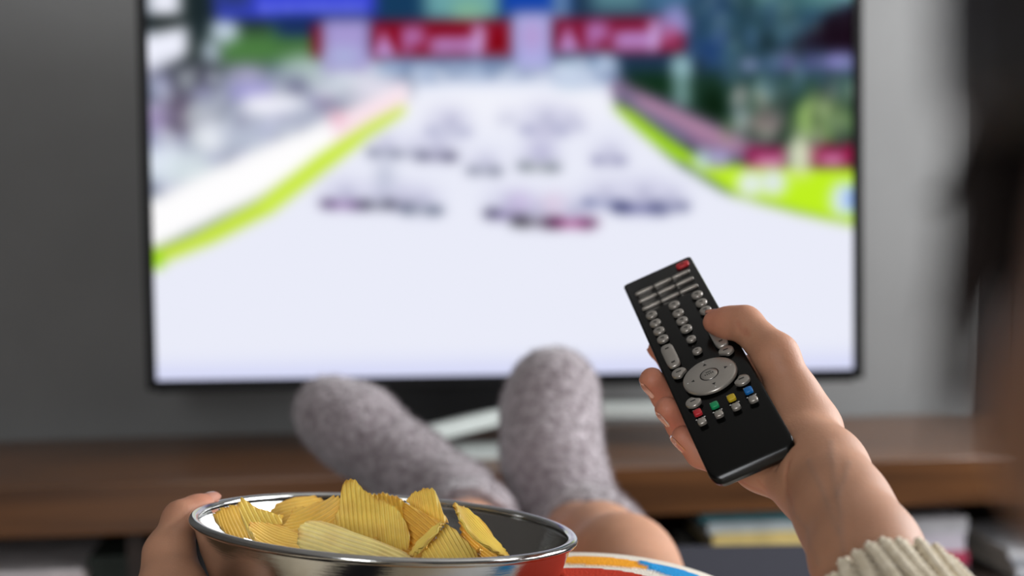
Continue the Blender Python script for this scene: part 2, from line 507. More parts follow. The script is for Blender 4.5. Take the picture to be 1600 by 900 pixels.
rect(345, -40, 590, 28, (58, 70, 210), 3); rect(345, -40, 400, 14, (44, 58, 120), 4)
for i in range(9): ell(418 + i * 18.5, 12, 6, 9, (122, 132, 250), 1, 0.8)
rect(440, 28, 600, 56, (24, 44, 96), 3)
rect(238, 105, 640, 310, (150, 156, 178), 5)
rect(262, 98, 345, 134, (54, 56, 66), 5); rect(262, 128, 300, 210, (66, 58, 78), 6, .8)
cr = np.random.default_rng(5)
for i in range(230):
    x = 238 + cr.random() * 390; y = 105 + cr.random() * 195
    c = [(222, 226, 238), (84, 86, 104), (158, 150, 206), (206, 214, 226), (112, 108, 132), (186, 198, 200)][cr.integers(6)]
    ell(x, y, 5 + cr.random() * 12, 4 + cr.random() * 9, c, 2, 0.5)
ell(256, 132, 14, 14, (190, 196, 220), 3, .8); ell(252, 178, 16, 26, (160, 140, 184), 4, .8); ell(285, 175, 12, 30, (70, 48, 66), 4, .7)
ell(395, 140, 34, 12, (150, 140, 220), 4, .9); ell(425, 163, 46, 19, (246, 246, 255), 4); ell(318, 180, 34, 20, (186, 192, 198), 5, .8)
ell(332, 212, 26, 24, (236, 240, 246), 4); ell(262, 250, 30, 36, (224, 232, 246), 5); ell(300, 262, 50, 26, (216, 228, 232), 6, .9)
ell(396, 208, 60, 22, (196, 204, 222), 6, .8); ell(470, 186, 50, 16, (190, 196, 216), 6, .7)
ell(388, 114, 26, 12, (176, 172, 204), 4, .9); ell(478, 108, 40, 22, (188, 208, 204), 5, .8); ell(466, 130, 20, 10, (96, 92, 132), 4, .8)
ell(545, 122, 40, 26, (214, 222, 232), 5, .9); ell(592, 108, 26, 16, (220, 232, 240), 4, .9); ell(590, 140, 40, 24, (230, 226, 240), 5, .9)
ell(512, 160, 14, 10, (136, 112, 150), 4, .7)
# road and white walls
poly([(236, 640), (236, 395), (420, 300), (640, 160), (650, 128), (960, 128), (960, 168), (1060, 262), (1130, 305), (1250, 338), (1340, 358), (1340, 640)], (234, 236, 249), 2)
poly([(236, 304), (420, 222), (560, 168), (640, 128), (640, 172), (560, 218), (420, 300), (236, 388)], (255, 254, 255), 3)
poly([(520, 185), (640, 130), (636, 166), (520, 228)], (250, 226, 236), 3); ell(527, 183, 13, 9, (238, 176, 196), 3)
poly([(236, 386), (300, 362), (400, 312), (500, 238), (570, 196), (632, 164), (636, 174), (570, 216), (500, 270), (420, 330), (330, 374), (236, 410)], (196, 228, 52), 2)
poly([(400, 322), (500, 250), (600, 185), (600, 196), (500, 262), (420, 324)], (214, 246, 86), 2, .7)
rect(236, 388, 252, 412, (150, 214, 20), 2)
poly([(640, 165), (700, 130), (940, 130), (960, 180), (900, 200), (650, 200)], (242, 243, 252), 6)
# gantry boards
rect(492, 38, 512, 88, (122, 6, 22), 2)
rect(580, 36, 802, 92, (134, 12, 34), 2); rect(640, 50, 760, 60, (128, 0, 16), 2)
rect(505, 30, 580, 108, (166, 152, 210), 3); ell(540, 88, 30, 14, (172, 180, 220), 4)
def letters(x0, x1, ys):
    poly([(x0 + 12, ys - 6), (x0 + 30, ys + 34), (x0 - 4, ys + 34)], (192, 150, 214), 1)
    rect(x0 + 4, ys + 14, x0 + 20, ys + 20, (150, 70, 120), 1, .5)
    rect(x0 + 42, ys - 8, x0 + 54, ys + 32, (180, 130, 200), 2, .8); ell(x0 + 62, ys + 4, 15, 14, (188, 146, 220), 3, .85)
    n = 7
    for i in range(n):
        xx = x0 + 84 + i * (x1 - x0 - 88) / n
        rect(xx, ys + 6, xx + 12, ys + 32, (190, 150, 216), 2, .75); ell(xx + 10, ys + 16, 6, 8, (176, 140, 212), 2, .7)
    poly([(x1 - 14, ys - 14), (x1 + 6, ys - 8), (x1 - 2, ys + 34), (x1 - 16, ys + 34)], (196, 160, 214), 2)
letters(590, 755, 54)
poly([(764, 84), (790, 46), (792, 84)], (124, 0, 8), 2)
rect(800, 24, 866, 116, (172, 172, 226), 3); ell(832, 60, 20, 24, (180, 156, 210), 4)
rect(866, 34, 1072, 88, (128, 22, 52), 2); rect(930, 46, 1030, 54, (122, 12, 38), 2)
letters(876, 1030, 50)
ell(1058, 42, 26, 26, (140, 140, 196), 3); ell(1050, 60, 10, 16, (190, 90, 140), 3); ell(1062, 68, 8, 10, (124, 24, 52), 2)
rect(590, 92, 800, 112, (130, 156, 200), 4); rect(868, 92, 960, 130, (120, 150, 186), 5); ell(945, 104, 14, 14, (186, 206, 232), 3); ell(890, 118, 20, 20, (196, 214, 230), 4)
rect(640, 112, 960, 134, (206, 216, 240), 4)
# right-hand hillside
rect(1082, -40, 1345, 120, (38, 66, 96), 4); rect(1150, -40, 1240, 110, (36, 64, 74), 6); rect(1090, 60, 1130, 110, (32, 62, 110), 5)
rect(1180, -40, 1330, 20, (84, 132, 128), 7); rect(1290, -40, 1340, 8, (140, 190, 180), 5)
poly([(968, 118), (1140, 118), (1345, 130), (1345, 260), (1180, 250), (1040, 170)], (26, 52, 40), 4)
rect(975, 126, 1050, 152, (14, 44, 22), 4); ell(1115, 170, 20, 26, (10, 30, 14), 4)
poly([(1225, 88), (1300, 30), (1345, 14), (1345, 92)], (26, 12, 24), 3)
rect(1210, 92, 1345, 118, (102, 92, 150), 4); ell(1312, 104, 18, 14, (150, 150, 214), 4); ell(1172, 108, 14, 12, (140, 150, 190), 3)
rect(1140, 130, 1345, 160, (52, 82, 74), 5)
ell(1195, 148, 16, 16, (188, 208, 214), 3); rect(1148, 150, 1170, 215, (148, 176, 182), 3); ell(1200, 200, 26, 22, (180, 150, 150), 4)
rect(1053, 92, 1078, 172, (116, 152, 150), 3); ell(1066, 110, 16, 14, (150, 186, 196), 3)
ell(1285, 198, 44, 34, (158, 192, 110), 4); ell(1275, 180, 18, 12, (196, 226, 130), 4)
poly([(958, 122), (985, 140), (1150, 215), (1215, 245), (1215, 268), (1100, 245), (1000, 182), (955, 150)], (146, 112, 146), 3)
poly([(960, 130), (1000, 168), (1070, 215), (1070, 236), (985, 180)], (112, 112, 140), 3)
poly([(990, 152), (1150, 226), (1150, 240), (1000, 168)], (188, 142, 168), 2)
# grass verge on the right
poly([(954, 166), (975, 176), (1050, 232), (1110, 262), (1340, 272), (1340, 362), (1250, 340), (1150, 312), (1085, 272), (1020, 224)], (192, 240, 34), 2)
poly([(954, 166), (985, 180), (1080, 250), (1060, 256), (1010, 216)], (164, 224, 24), 2)
rect(1165, 236, 1230, 268, (136, 28, 72), 2); rect(1262, 232, 1345, 268, (140, 22, 62), 2); rect(1180, 252, 1222, 264, (226, 150, 196), 2); rect(1285, 250, 1320, 264, (220, 140, 190), 2)
ell(1098, 256, 16, 16, (190, 214, 220), 3); ell(1124, 254, 18, 14, (176, 170, 214), 3); ell(1250, 250, 20, 34, (222, 226, 196), 4)
ell(1172, 294, 22, 22, (226, 236, 236), 3); ell(1208, 292, 22, 22, (222, 232, 236), 3); ell(1318, 320, 20, 28, (214, 230, 248), 3); ell(1334, 320, 10, 18, (110, 150, 226), 3)
# the field of cars
def car(x, y, s, rgb, acc):
    ell(x, y - 14 * s, 32 * s, 20 * s, (206, 206, 230), 5, .7); ell(x + 4 * s, y - 10 * s, 9 * s, 12 * s, (150, 150, 182), 3, .5)
    ell(x - 20 * s, y, 12 * s, 6 * s, rgb, 2, .9); ell(x + 20 * s, y + 2 * s, 13 * s, 6 * s, rgb, 2, .9)
    ell(x, y + 2 * s, 20 * s, 4 * s, acc, 2, .8)
for c in ((535, 316, 1.2, (66, 50, 88), (128, 84, 150)), (590, 318, 1.0, (60, 62, 80), (88, 90, 104)), (625, 316, .9, (64, 66, 84), (96, 90, 120)), (655, 327, 1.1, (74, 84, 108), (120, 130, 146)),
          (790, 335, 1.2, (52, 48, 78), (92, 74, 130)), (835, 348, 1.3, (36, 34, 40), (70, 60, 70)), (890, 349, 1.3, (80, 22, 66), (160, 40, 110)),
          (940, 320, 1.1, (100, 106, 150), (140, 146, 186)), (1000, 328, 1.5, (50, 54, 100), (84, 86, 140)), (1045, 326, 1.0, (86, 90, 130), (130, 134, 170)),
          (600, 238, .9, (88, 94, 116), (140, 146, 166)), (680, 243, 1.1, (74, 72, 100), (120, 118, 146)), (645, 240, .6, (110, 116, 136), (160, 166, 180)),
          (755, 267, .9, (92, 98, 118), (140, 146, 160)), (840, 262, 1.1, (104, 112, 124), (140, 152, 140)), (950, 254, .9, (120, 120, 160), (160, 160, 190)),
          (700, 205, 1.2, (178, 180, 208), (196, 198, 220)), (850, 205, 1.3, (166, 168, 200), (190, 188, 216)), (890, 200, .8, (176, 178, 206), (196, 196, 220)), (790, 190, .5, (180, 184, 206), (200, 200, 220))):
    car(*c)
ell(600, 275, 14, 26, (176, 182, 204), 4, .7); ell(845, 235, 20, 20, (186, 184, 216), 4, .7); ell(810, 318, 20, 14, (196, 176, 220), 4, .7); ell(862, 320, 16, 12, (228, 190, 214), 4, .6)
for i in range(260):                                  # leaves, people and steel of the hillside, out of focus
    x = 1080 + cr.random() * 260; y = -28 + cr.random() * 258
    if x < 1130 and y > 110: continue
    c = [(30, 58, 66), (58, 96, 110), (92, 130, 134), (24, 36, 44), (70, 96, 140), (120, 150, 150)][cr.integers(6)]
    if y > 150: c = [(90, 110, 96), (150, 170, 150), (40, 60, 44), (176, 160, 160), (120, 140, 96), (60, 66, 70)][cr.integers(6)]
    ell(x, y, 4 + cr.random() * 9, 6 + cr.random() * 14, c, 2, .38)
poly([(1235, 84), (1300, 34), (1345, 16), (1345, 90)], (26, 12, 24), 3, .8)
for i in range(40):
    x = 640 + cr.random() * 320; ell(x, 104 + cr.random() * 22, 5 + cr.random() * 8, 4 + cr.random() * 6, [(226, 232, 246), (120, 140, 176), (180, 196, 224)][cr.integers(3)], 2, .6)
rect(236, 566, 1345, 640, (206, 210, 246), 6, .8)
img = blur(img, 2)
ii, jj = np.meshgrid(np.arange(GX - 1), np.arange(GY - 1))
base = (jj * GX + ii).ravel()
SQ = np.stack([base, base + GX, base + GX + 1, base + 1], 1)
SV = np.stack([((gx - X0) / (X1 - X0) - 0.5) * tvw, np.full_like(gx, -0.002), zb + tvh * (1 - (gy - Y0s) / (Y1s - Y0s))], -1).reshape(-1, 3)
scr_m = bpy.data.materials.new('screen_picture'); scr_m.use_nodes = True
nt = scr_m.node_tree; nt.nodes.clear()
out = nt.nodes.new('ShaderNodeOutputMaterial'); em = nt.nodes.new('ShaderNodeEmission'); at = nt.nodes.new('ShaderNodeAttribute')
at.attribute_name = 'picture'
nt.links.new(at.outputs['Color'], em.inputs['Color']); nt.links.new(em.outputs[0], out.inputs['Surface'])
em.inputs['Strength'].default_value = 1.0
fast_mesh('screen', SV, SQ, scr_m, tv, {'picture': lin(img.reshape(-1, 3))})

# ================================================================== SOFA with chaise
sofa_m = mat('grey_sofa_fabric', (50, 50, 58), 0.95, var=0.12, scale=260, bump=0.5, bscale=400, spec=0.2)
sofa = empty('sofa', (0.0, 0.6, 0.0))
tag(sofa, 'grey fabric lounge sofa the person lies on, facing the television', 'sofa')
SX = np.array([0, 0.6, 0])
def sbox(nm, lo, hi, bev): box(nm, np.array(lo) - SX, np.array(hi) - SX, sofa_m, sofa, bev, seg=5).data.shade_smooth()
sbox('chaise_base', (-0.36, -0.55, 0.10), (0.43, 1.68, 0.30), 0.03)
sbox('chaise_cushion', (-0.36, -0.30, 0.30), (0.43, 1.735, 0.447), 0.05)
sbox('lumbar_cushion', (-0.10, -0.15, 0.44), (0.40, 0.24, 0.535), 0.045)
sbox('seat_base', (0.44, -0.55, 0.10), (1.35, 0.40, 0.30), 0.03)
sbox('seat_cushion', (0.44, -0.30, 0.30), (1.35, 0.42, 0.425), 0.05)
sbox('backrest', (-0.36, -0.75, 0.10), (1.35, -0.42, 0.74), 0.06)
sbox('back_cushion', (-0.34, -0.42, 0.425), (0.43, -0.14, 0.70), 0.07)
sbox('back_cushion', (0.45, -0.42, 0.425), (1.33, -0.18, 0.72), 0.07)
sbox('armrest', (1.36, -0.75, 0.10), (1.54, 0.42, 0.58), 0.05)
for x, y in ((-0.3, -0.68), (-0.3, 1.6), (0.37, 1.6), (1.46, -0.68), (1.46, 0.34)):
    box('sofa_foot', (x - 0.025, y - 0.625, 0.0), (x + 0.025, y - 0.575, 0.11), wood_dark, sofa)

# ================================================================== REMOTE frame
RW, RL = 0.046, 0.2095
ra = nrm(CD(0.90957, -0.40940, -0.07115)); rb = nrm(CD(0.13143, 0.44587, -0.88540)); rn = nrm(CD(-0.39421, -0.79598, -0.45936))
RO = W(800 + (0.07562 + 0.02274) / 0.9697 * F, 450 + (-0.00175 - 0.01024) / 0.9697 * F, 0.9697 * 0.92)
def R(u, v, n):
    """mm in the remote's own frame: u across, v far end -> near end, n out of the face"""
    return RO + (u * ra + v * rb + n * rn) / 1000.0
def RP(px, py, n=0.0):
    """point over the pixel at height n (mm) over the remote's face"""
    o = np.array(CAM_M.translation); d = W(px, py, 1.0) - o
    s = ((RO + rn * n / 1000 - o) @ rn) / (d @ rn)
    return o + d * s
RM = Matrix(((ra[0], rb[0], rn[0], RO[0]), (ra[1], rb[1], rn[1], RO[1]), (ra[2], rb[2], rn[2], RO[2]), (0, 0, 0, 1)))

# ================================================================== PERSON
skin_m, nt, b = new_mat('skin')
b.inputs['Roughness'].default_value = 0.55
b.inputs['Subsurface Weight'].default_value = 0.15
b.inputs['Subsurface Radius'].default_value = (0.010, 0.0035, 0.0018)
b.inputs['Subsurface Scale'].default_value = 0.5
b.inputs['Specular IOR Level'].default_value = 0.4
at = nt.nodes.new('ShaderNodeAttribute'); at.attribute_name = 'tint'
nz = nt.nodes.new('ShaderNodeTexNoise'); nz.inputs['Scale'].default_value = 70; nz.inputs['Detail'].default_value = 4
rp = nt.nodes.new('ShaderNodeMapRange'); rp.inputs[3].default_value = 0.88; rp.inputs[4].default_value = 1.12
mx = nt.nodes.new('ShaderNodeVectorMath'); mx.operation = 'SCALE'
tc = nt.nodes.new('ShaderNodeTexCoord')
nt.links.new(tc.outputs['Object'], nz.inputs['Vector'])
nt.links.new(nz.outputs['Fac'], rp.inputs[0]); nt.links.new(at.outputs['Color'], mx.inputs[0]); nt.links.new(rp.outputs[0], mx.inputs['Scale'])
nt.links.new(mx.outputs[0], b.inputs['Base Color'])
nb = nt.nodes.new('ShaderNodeTexVoronoi'); nb.inputs['Scale'].default_value = 700
bp_ = nt.nodes.new('ShaderNodeBump'); bp_.inputs['Strength'].default_value = 0.12; bp_.inputs['Distance'].default_value = 0.0006
nt.links.new(tc.outputs['Object'], nb.inputs['Vector'])
nt.links.new(nb.outputs['Distance'], bp_.inputs['Height']); nt.links.new(bp_.outputs[0], b.inputs['Normal'])

def seg_dist(p, pts):
    d = np.full(len(p), 1e9)
    for i in range(len(pts) - 1):
        a, c = np.array(pts[i]), np.array(pts[i + 1])
        ba = c - a
        t = np.clip(((p - a) @ ba) / (ba @ ba), 0, 1)
        d = np.minimum(d, np.linalg.norm(p - a - t[:, None] * ba, axis=1))
    return d

HS = 0.92
def WH(px, py, z): return W(px, py, z * HS)

# --- right hand and forearm (holds the remote)
wrA, wrB = WH(1287, 730, .777), WH(1284, 768, .777)
slA, slB = WH(1358, 860, .70), WH(1350, 884, .70)
fdir = nrm((slA + slB) / 2 - (wrA + wrB) / 2)
elbow_R = (wrA + wrB) / 2 + fdir * 0.235
cmc = WH(1268, 674, .825)
palm = [s_cone(wrA, WH(1318, 786, .737), .0165, .0175), s_cone(WH(1318, 786, .737), slA, .0175, .0185), s_cone(wrA, slA, .0180, .0190), s_cone(wrB, slB, .0165, .0185),
        s_cone((wrA + wrB) / 2, (slA + slB) / 2, .0165, .0195),
        s_cone(slA, elbow_R, .0195, .026), s_cone(slB, elbow_R, .0195, .026),
        s_cone(wrA, cmc, .0165, .0138),                                   # thumb side
        s_cone(wrB, R(6, 180, -30), .0165, .0140),                        # heel of the hand, little-finger side
        s_cone(R(6, 180, -30), R(12, 160, -40), .0140, .0125),
        s_cone((wrA + wrB) / 2, R(24, 125, -38), .0165, .0115),
        s_cone((wrA + wrB) / 2, R(30, 110, -32), .0165, .011),
        s_cone((wrA + wrB) / 2, R(18, 142, -42), .0165, .0115),
        s_cone(R(36, 165, -32), R(28, 112, -30), .013, .011)]
palm_f = s_union(palm, 0.012)
t_tip, t_ip, t_mcp = RP(1117, 503.5, 6.5), RP(1163, 507, 5), RP(1213, 556, -2)
t_mid = t_mcp * 0.5 + cmc * 0.5 
thumb = chain([cmc, t_mid, t_mcp, t_ip, t_ip * 0.45 + t_tip * 0.55, t_tip], [.0138, .0124, .0114, .0096, .0083, .0068], 0.006)
fing = {
    'index': ([R(30, 106, -30), R(-2, 80, -34), R(-14, 64, -27), R(-18.5, 57, -18)], [.0110, .0090, .0080, .0068]),
    'middle': ([R(25, 122, -36), R(-12, 111, -36), R(-26, 103.5, -21), R(-29.8, 105, -5)], [.0110, .0092, .0083, .0072]),
    'ring': ([R(20, 141, -40), R(-12, 134, -42), R(-25, 128, -26), R(-28.5, 129, -11)], [.0108, .0090, .0080, .0070]),
    'little': ([R(14, 160, -42), R(-10, 156, -43), R(-22, 150, -32), R(-27, 145, -21)], [.0100, .0083, .0074, .0064]),
}
finger_f = [chain(p, r, 0.004) for p, r in fing.values()]
def on_skin(f, px, py, z0=.6, z1=.9):
    o = np.array(CAM_M.translation); d = nrm(W(px, py, 1.0) - o)
    t = 0.5
    for _ in range(60):
        e = float(f((o + d * t)[None].astype(np.float32))[0])
        t += e * .9
        if abs(e) < 2e-5: break
    return o + d * t
def hand_R0(p):
    dp = palm_f(p)
    return smin(dp, thumb(p), 0.009)
creases = [[on_skin(hand_R0, *q) for q in c] for c in (
    [(1238, 788), (1230, 768), (1227, 748), (1232, 722)], [(1152, 748), (1175, 762), (1200, 774)], [(1164, 522), (1157, 514), (1153, 505)], [(1170, 524), (1164, 515)],
    [(1185, 752), (1198, 766), (1204, 778)])]
veins = [[on_skin(hand_R0, *q) for q in c] for c in (
    [(1298, 690), (1301, 725), (1306, 765), (1314, 805), (1318, 860)], [(1262, 720), (1278, 750), (1294, 790), (1312, 832)], [(1326, 722), (1320, 745), (1309, 775)], [(1240, 800), (1262, 830), (1280, 880)])]
def hand_R(p):
    dp = palm_f(p)
    d = smin(dp, thumb(p), 0.009)
    for g in finger_f:
        d = np.minimum(d, smin(dp, g(p), 0.007))
    near = np.abs(d) < .004
    if near.any():
        q = p[near]; g = np.zeros(len(q))
        for c, w in zip(creases, (.0008, .0006, .0005, .0004, .0004)):
            g += w * np.exp(-(seg_dist(q, c) / .0013) ** 2)
        for c in veins: g -= .0003 * np.exp(-(seg_dist(q, c) / .002) ** 2)
        d[near] += g
    return d
def slab(p):                                                             # keep flesh out of the remote's body
    q = (p - RO.astype(np.float32))
    u, v, n = q @ ra.astype(np.float32), q @ rb.astype(np.float32), q @ rn.astype(np.float32)
    dx = np.maximum.reduce([np.abs(u) - (0.0232 - 0.25 * np.clip(-n - 0.004, 0, 1)), np.abs(v - 0.105) - 0.106, np.abs(n + 0.0075) - 0.0078])
    return dx
def hand_R_cut(p):
    return np.maximum(hand_R(p), -slab(p))

# --- left hand and forearm (holds the bowl)
BD = 0.80
bowl_c = W(602, 818, BD)
BRAD = 302.5 / F * BD
bn = nrm(np.array([math.sin(math.radians(4.9)), math.sin(math.radians(3.3)), 1.0]))   # bowl axis
bx_ = nrm(np.cross((0, 1, 0), bn)); by_ = np.cross(bn, bx_)
def BP(ang, r, h):
    a = math.radians(ang)
    return bowl_c + r * (math.cos(a) * bx_ + math.sin(a) * by_) + h * bn
lt_tip, lt_ip, lt_mcp, lt_cmc = W(326, 790, .832), W(283, 811, .815), W(264, 866, .795), W(272, 935, .775)
lw = W(262, 1010, .73)
lthumb = chain([lt_cmc, lt_mcp, lt_ip, lt_ip * 0.4 + lt_tip * 0.6, lt_tip], [.0165, .0135, .0098, .0086, .0068], 0.006)
lk = [BP(172, BRAD + .016, -.050), BP(180, BRAD + .018, -.058), BP(189, BRAD + .018, -.066), BP(198, BRAD + .016, -.072)]
lf = []
for i, k in enumerate(lk):
    a0 = (160, 172, 186, 200)[i]
    lf.append(chain([k, BP(a0, BRAD - .010, -.074), BP(a0 - 4, BRAD - .034, -.085), BP(a0 - 6, BRAD - .052, -.088)], [.0105, .009, .008, .0066], 0.004))
lpalm = s_union([s_cone(lw, k, .0185, .0125) for k in lk] + [s_cone(lw, lt_cmc, .019, .0165), s_cone(lk[0], lt_cmc, .0125, .0145)], 0.012)
elbow_L = np.array([-0.255, 0.46, 0.50])
lfore = s_cone(lw, elbow_L, .0205, .032)
def hand_L(p):
    dp = smin(lpalm(p), lfore(p), .012)
    d = smin(dp, lthumb(p), .012)
    for g in lf: d = np.minimum(d, smin(dp, g(p), .006))
    return d

# --- trunk, limbs, head
sh_L, sh_R = np.array([-0.02, 0.15, 0.625]), np.array([0.31, 0.17, 0.632])
hip_L, hip_R = np.array([0.0, 0.64, 0.45]), np.array([0.16, 0.64, 0.45])
knee_R, ank_R = W(972, 892, 1.15), W(893, 826, 1.47)
knee_L, ank_L = W(716, 905, 1.13), W(735, 818, 1.47)
HC = np.array([0.1268, 0.125, 0.864])
body_f = [s_ell((0.142, 0.25, 0.60), (.145, .17, .105)), s_ell((0.11, 0.44, 0.535), (.125, .17, .095)), s_ell((0.08, 0.62, 0.485), (.150, .12, .080)),
          s_cone(sh_L, (0.07, 0.14, 0.655), .055, .06), s_cone(sh_R, (0.22, 0.15, 0.655), .055, .06),
          s_cone((0.145, 0.13, 0.66), (0.121, 0.12, 0.79), .058, .052),
          s_cone(sh_R, elbow_R, .046, .034), s_cone(sh_L, elbow_L, .046, .034),
          s_cone(elbow_L, lw, .033, .020), s_cone(elbow_R, (wrA + wrB) / 2 * 0.4 + elbow_R * 0.6, .032, .026),
          s_cone(hip_R, knee_R, .066, .042), s_cone(hip_L, knee_L, .066, .042),
          s_cone(knee_R, knee_R * .6 + ank_R * .4, .038, .038), s_cone(knee_R * .6 + ank_R * .4, ank_R, .038, .031),
          s_cone(knee_L, knee_L * .6 + ank_L * .4, .040, .040), s_cone(knee_L * .6 + ank_L * .4, ank_L, .040, .032)]
def foot(pts, rs): return chain(pts, rs, 0.02)
ftR = [W(893, 806, 1.53), W(868, 720, 1.565), W(862, 640, 1.60), W(866, 605, 1.60)]
ftL = [W(716, 790, 1.52), W(640, 735, 1.56), W(560, 672, 1.59), W(520, 645, 1.60)]
body_f += [foot(ftR, [.036, .040, .040, .036]), foot(ftL, [.033, .033, .034, .031])]
body_u = s_union(body_f, 0.03)
hc = HC
head_u = s_union([s_ell(hc, (.071, .092, .088)), s_ell(hc + (0, .030, -.062), (.056, .062, .070)), s_ell(hc + (0, .055, -.098), (.030, .026, .022)),
                  s_ell(hc + (.040, .060, -.045), (.024, .022, .022)), s_ell(hc + (-.040, .060, -.045), (.024, .022, .022))], 0.02)
nose = s_union([s_cone(hc + (0, .086, -.012), hc + (0, .108, -.045), .006, .009), s_ell(hc + (.011, .098, -.048), (.008, .009, .007)), s_ell(hc + (-.011, .098, -.048), (.008, .009, .007))], .006)
lips = s_union([s_ell(hc + (0, .091, -.072), (.022, .008, .0045)), s_ell(hc + (0, .090, -.081), (.019, .008, .005))], .002)
ears = s_union([s_ell(hc + (.073, -.005, -.030), (.007, .016, .028)), s_ell(hc + (-.073, -.005, -.030), (.007, .016, .028))], .004)
eyes = [hc + (.031, .079, -.014), hc + (-.031, .079, -.014)]
def body_sdf(p):
    d = smin(body_u(p), head_u(p), 0.03)
    m = np.linalg.norm(p - hc.astype(np.float32), axis=1) < 0.2
    if m.any():
        q = p[m]; e = d[m]
        e = smin(e, nose(q), .008); e = smin(e, ears(q), .006)
        for c in eyes: e = np.maximum(e, -(np.linalg.norm(q - c.astype(np.float32), axis=1) - .0145))
        e = smin(e, lips(q), .004)
        d[m] = e
    return d
person = empty('person', (0.14, 0.62, 0.43))
tag(person, 'person in a cream knit sweater and fuzzy grey socks stretched out watching television', 'person')
PB = np.array(person.location)

parts = []
def grab(f, lo, hi, h):
    V, Q = sdf_mesh(f, lo, hi, h)
    off = sum(len(v) for v, _ in parts)
    parts.append((V, Q + off))
def bounds(pts, pad):
    a = np.array(pts); return a.min(0) - pad, a.max(0) + pad
rp_pts = [wrA, wrB, slA, slB, cmc, t_tip, t_ip, t_mcp] + [q for p, _ in fing.values() for q in p]
lo, hi = bounds(rp_pts, 0.035)
grab(hand_R_cut, lo, hi, 0.0014)
lp_pts = [lt_tip, lt_ip, lt_mcp, lt_cmc, lw] + lk + [BP(a, BRAD - .052, -.088) for a in (150, 200)]
lo, hi = bounds(lp_pts, 0.035)
grab(hand_L, lo, hi, 0.002)
grab(body_sdf, (-0.40, -0.06, 0.34), (0.45, 1.72, 1.0), 0.0055)
V = np.concatenate([v for v, _ in parts]); Q = np.concatenate([q for _, q in parts])
# skin colour: tone, redder fingertips and knuckles, bluish veins, lips
tone = lin((190, 140, 111))
T = np.tile(tone, (len(V), 1))
def tintmix(w, rgb):
    global T
    T = T * (1 - w[:, None]) + lin(rgb) * w[:, None]
tips = [p[-1] for p, _ in fing.values()] + [t_tip, lt_tip]
for p in tips:
    tintmix(0.55 * np.exp(-(np.linalg.norm(V - p, axis=1) / .016) ** 2), (206, 120, 98))
for p in [t_ip, t_mcp, lt_ip] + [q for p, _ in fing.values() for q in p[1:3]]:
    tintmix(0.25 * np.exp(-(np.linalg.norm(V - p, axis=1) / .014) ** 2), (204, 126, 100))
for vn in veins:
    tintmix(0.24 * np.exp(-(seg_dist(V, vn) / .0016) ** 2), (136, 124, 116))
for cn in creases:
    tintmix(0.35 * np.exp(-(seg_dist(V, cn) / .0014) ** 2), (176, 104, 82))
tintmix(0.7 * (lips(V.astype(np.float32)) < .002), (190, 100, 96))
body = fast_mesh('body', V - PB, Q, skin_m, person, {'tint': T})

# fingernails
nail_m = mat('fingernail', (212, 150, 128), 0.12, spec=0.7, coat=0.8)
def nail(tip, prev, out, r, w, l, back=0.0):
    """curved plate on the distal joint; out = direction the nail faces"""
    ax = nrm(tip - prev)
    out = nrm(out - ax * (out @ ax)); sd = np.cross(ax, out)
    Vn = []; n, m = 11, 9
    for top in (1, 0):
        for i in range(n):
            s = -1 + 2 * i / (n - 1)
            for j in range(m):
                t = -1 + 2 * j / (m - 1)
                wid = w * (1 - 0.35 * max(abs(s) - 0.35, 0) ** 2 * 2)
                ang = t * wid / r
                dip = 0.22 * r * max(s, 0) ** 2
                rr = r + (0.0005 if top else -0.0012) - dip
                Vn.append(tip + ax * (s * l - back) + rr * (math.cos(ang) * out + math.sin(ang) * sd))
    Fn = []
    for i in range(n - 1):
        for j in range(m - 1):
            a = i * m + j
            Fn.append((a, a + 1, a + m + 1, a + m)); k = n * m + a
            Fn.append((k + m, k + m + 1, k + 1, k))
    rim = [i * m for i in range(n)] + [(n - 1) * m + j for j in range(1, m)] + [i * m + m - 1 for i in range(n - 2, -1, -1)] + list(range(m - 2, 0, -1))
    for i in range(len(rim)):
        a, c = rim[i], rim[(i + 1) % len(rim)]
        Fn.append((c, a, n * m + a, n * m + c))
    o = mesh_obj('fingernail', np.array(Vn) - PB, Fn, nail_m, body, True)
    return o
for k, (out, bk) in {'middle': (-ra + rb * .2 + rn * .1, .002), 'ring': (-ra + rb * .2 + rn * .1, .002), 'little': (-ra * .9 + rb * .2 - rn * .1, .001), 'index': (-ra * .6 - rb * .2 - rn * .5, .001)}.items():
    p, r = fing[k]
    nail(p[-1], p[-2], out, r[-1] * 0.99, r[-1] * 0.85, 0.0062, bk)
nail(t_tip, t_ip, rn * 0.3 - rb * 1.0, .0072, .0062, .0072, .0005)
nail(lt_tip, lt_ip, CD(0.1, -0.9, -0.35), .0072, .0060, .0070, .0)
# eyes
eye_w = mat('eye', (226, 220, 214), 0.15)
iris_m = mat('brown_iris', (48, 30, 22), 0.1)
for c in eyes:
    bm = bmesh.new(); bmesh.ops.create_uvsphere(bm, u_segments=20, v_segments=12, radius=.0125, matrix=Matrix.Translation(c + np.array((0, -.002, 0)) - PB))
    e = bm_obj('eye', bm, eye_w, body, True)
    bm = bmesh.new(); bmesh.ops.create_uvsphere(bm, u_segments=16, v_segments=10, radius=.0062, matrix=Matrix.Translation(c + np.array((0, .0052, 0)) - PB))
    bm_obj('iris', bm, iris_m, body, True)

